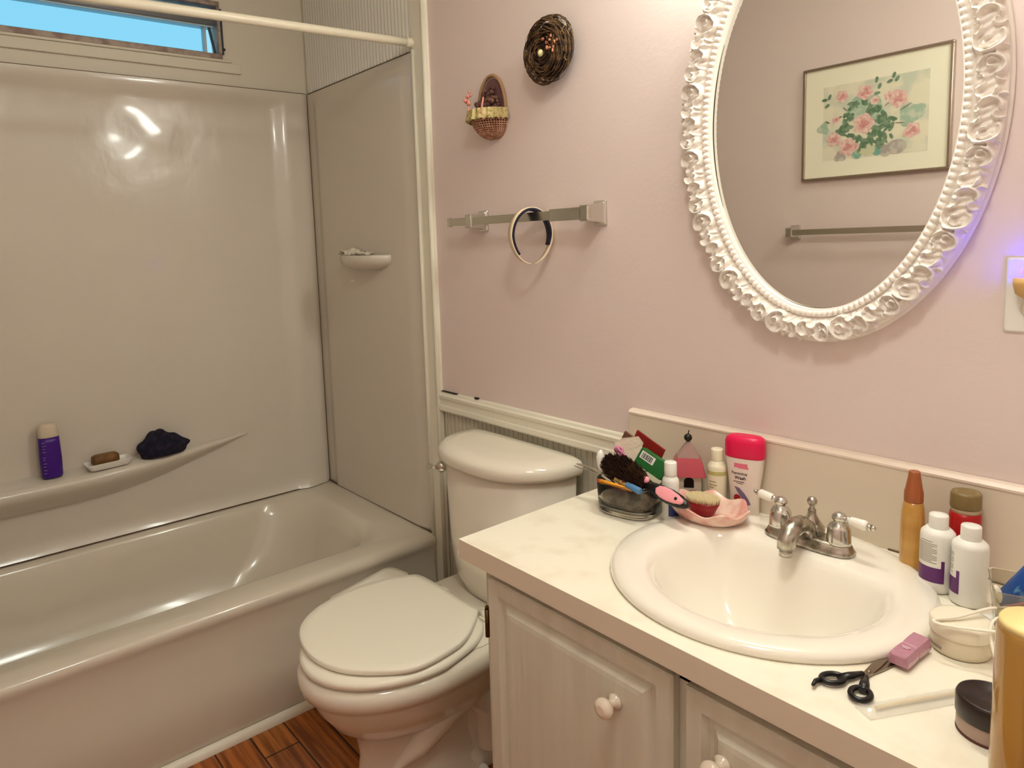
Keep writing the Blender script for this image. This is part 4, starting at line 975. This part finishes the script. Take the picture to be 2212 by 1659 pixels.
# pink packet, scissors
px_ = thing('pink_packet', 'small glossy mauve pink packet lying between sink and scissors', 'packet', (2.310, -.345, CZ+.0042), math.radians(88))
px_.scale = (.86, .86, .86)
mb = MB().loft([[(x, y*sc*(1 if True else 1), z*sc+.0085) for y, z in ((-.014, -.008), (-.0145, 0), (-.011, .009), (.011, .010), (.0145, .001), (.013, -.008))] for x, sc in ((-.042, .8), (-.040, 1), (-.02, 1.02), (-.002, .97), (0.0, .90), (.002, .97), (.02, 1.02), (.042, 1), (.044, .8))], smooth=False)
mb.build('wrapper', mat('mauve_foil', (184, 128, 148), .28, bump=(90, .7, .003), coat=.5), px_)
MB().box((-.012, 0, .0192), (.001, .006, .0004)).box((-.016, 0, .0192), (.001, .004, .0004)).build('print', mat('pale_pink_print', (240, 200, 214), .3), px_)
sc_ = thing('scissors', 'open scissors with black handles and steel blades on the counter', 'scissors', (2.290, -.418, CZ+.001))
STL = mat('blade_steel', (150, 140, 122), .28, 1)
def blade(ang, m, z):
    q = MB().loft([[(-.018, -.004, z0_), (-.018, .003, z0_), (.02, .006, z0_), (.055, .003, z0_), (.068, -.003, z0_), (.02, -.005, z0_)] for z0_ in (z, z+.0014)], smooth=False)
    q.xf(Matrix.Rotation(ang, 4, 'Z')); return q
o = blade(math.radians(88), 0, .0018).build('blade', STL, sc_); o = blade(math.radians(76), 0, .0002).build('blade', STL, sc_)
MB().lathe([(.0025, 0), (.0025, .0042), (.001, .0045)], 12).build('pivot_screw', STL, sc_)
def handle(cx, cy, ax, ay, rot, root, hook=None):
    mb = MB(); pts = []
    for a in np.linspace(0, 2*PI, 30):
        x, y = ax*math.cos(a), ay*math.sin(a); pts.append((cx+x*math.cos(rot)-y*math.sin(rot), cy+x*math.sin(rot)+y*math.cos(rot), .0042))
    mb.tube(pts, .0036, 10, cap=False)
    e = Vector((cx+ax*.95*math.cos(rot), cy+ax*.95*math.sin(rot), .0042)); r_ = Vector(root)
    mb.tube([e-(r_-e)*.15, e.lerp(r_, .4), r_], [.006, .0058, .003], 10, flat=.7)
    if hook: mb.tube([Vector(h_) for h_ in hook], [.0035, .003, .002], 8)
    return mb.build('handle', BLACKP, sc_)
a1 = math.atan2(.045, .020); handle(-.0225, -.050, .0140, .0095, math.radians(58), (-.003, -.010, .004), [(-.030, -.060, .004), (-.034, -.071, .004), (-.032, -.082, .005)])
handle(.0130, -.056, .0135, .0105, math.radians(98), (.002, -.014, .004))

# clear wrapper with cream stick
wr = thing('clear_wrapper', 'clear plastic wrapper holding a cream stick on the counter front', 'wrapper', (2.352, -.432, CZ+.0005), math.radians(63))
n1, n2 = 40, 12; X_, Y_ = np.meshgrid(np.linspace(-.078, .080, n1), np.linspace(-.013, .013, n2))
Zt = .0012+.0055*(1-(Y_/.0132)**2)*(1-np.exp(-(.080-np.abs(X_))/.006))+.0006*np.sin(X_*260+Y_*300)*(1-(Y_/.0132)**2)
Zb = np.full_like(Zt, .0004)
mb = gridmesh(np.stack([X_, Y_, Zt], -1)); m2 = gridmesh(np.stack([X_, Y_, Zb], -1)); mb.add(m2.v, m2.f)
mb.build('film', mat('clear_film', (250, 246, 236), .08, alpha=.28, coat=1), wr)
MB().tube([(-.060, 0, .0032), (-.02, .001, .0034), (.07, .0, .0032)], [.0022, .0024, .0024], 10).build('stick', mat('cream_stick', (232, 212, 168), .5), wr)

bj = thing('black_lid_jar', 'low pale jar with black lid near the front right of the counter', 'jar', (2.4215, -.432, CZ))
MB().lathe([(.029, 0), (.031, .002), (.0315, .004), (.0315, .018), (.030, .020)], 40).build('body', mat('pale_mauve_jar', (176, 152, 138), .35), bj)
MB().lathe([(.0318, .0), (.0318, .0022)], 40).build('base_ring', mat('dark_red_ring', (92, 40, 36), .4), bj)
MB().lathe([(.0315, .019), (.0328, .021), (.033, .040), (.0315, .0435), (.0295, .044), (.0288, .0425), (.001, .042)], 40).build('lid', mat('dark_brown_lid', (40, 26, 22), .3), bj)

at = thing('amber_canister', 'tall amber canister with pale yellow top at the right frame edge', 'canister', (2.4725, -.4905, CZ))
MB().lathe([(.033, 0), (.035, .003), (.0355, .01), (.0355, .160), (.0345, .166), (.0335, .168)], 48).build('body', mat('amber_canister_body', (206, 156, 76), .16, trans=.35, noise=((45, 45, 3), (140, 96, 40), .45, .75), coat=.5), at)
MB().lathe([(.0336, .167), (.0336, .172), (.032, .1745), (.001, .1745)], 48).build('top', mat('pale_yellow_top', (246, 220, 150), .4), at)

# ------------------------------------------------------------------ added fill dome, out of view, brightens faces turned from the vanity light
cl_ = thing('added_fill_light', 'added round dome fill light on the ceiling, out of view', 'light', (2.35, -.95, ZC))
MB().lathe([(.16, 0), (.16, -.02), (.15, -.025)], 40).build('base_ring', BRASS, cl_)
MB().lathe([(.148, -.0255), (.14, -.05), (.11, -.075), (.06, -.09), (.001, -.094)], 40).build('dome', mat('fill_dome_glow', (255, 244, 226), .5, emit=(249, 254, 245), es=38), cl_)
# ------------------------------------------------------------------ lights
w = bpy.data.worlds.new('world'); SC.world = w; w.use_nodes = True
bg = w.node_tree.nodes['Background']; bg.inputs[0].default_value = (.30, .66, .86, 1); bg.inputs[1].default_value = 1.15

SC.view_settings.view_transform = 'Standard'; SC.view_settings.look = 'None'
SC.view_settings.exposure = 0; SC.view_settings.gamma = 1; SC.view_settings.use_curve_mapping = False
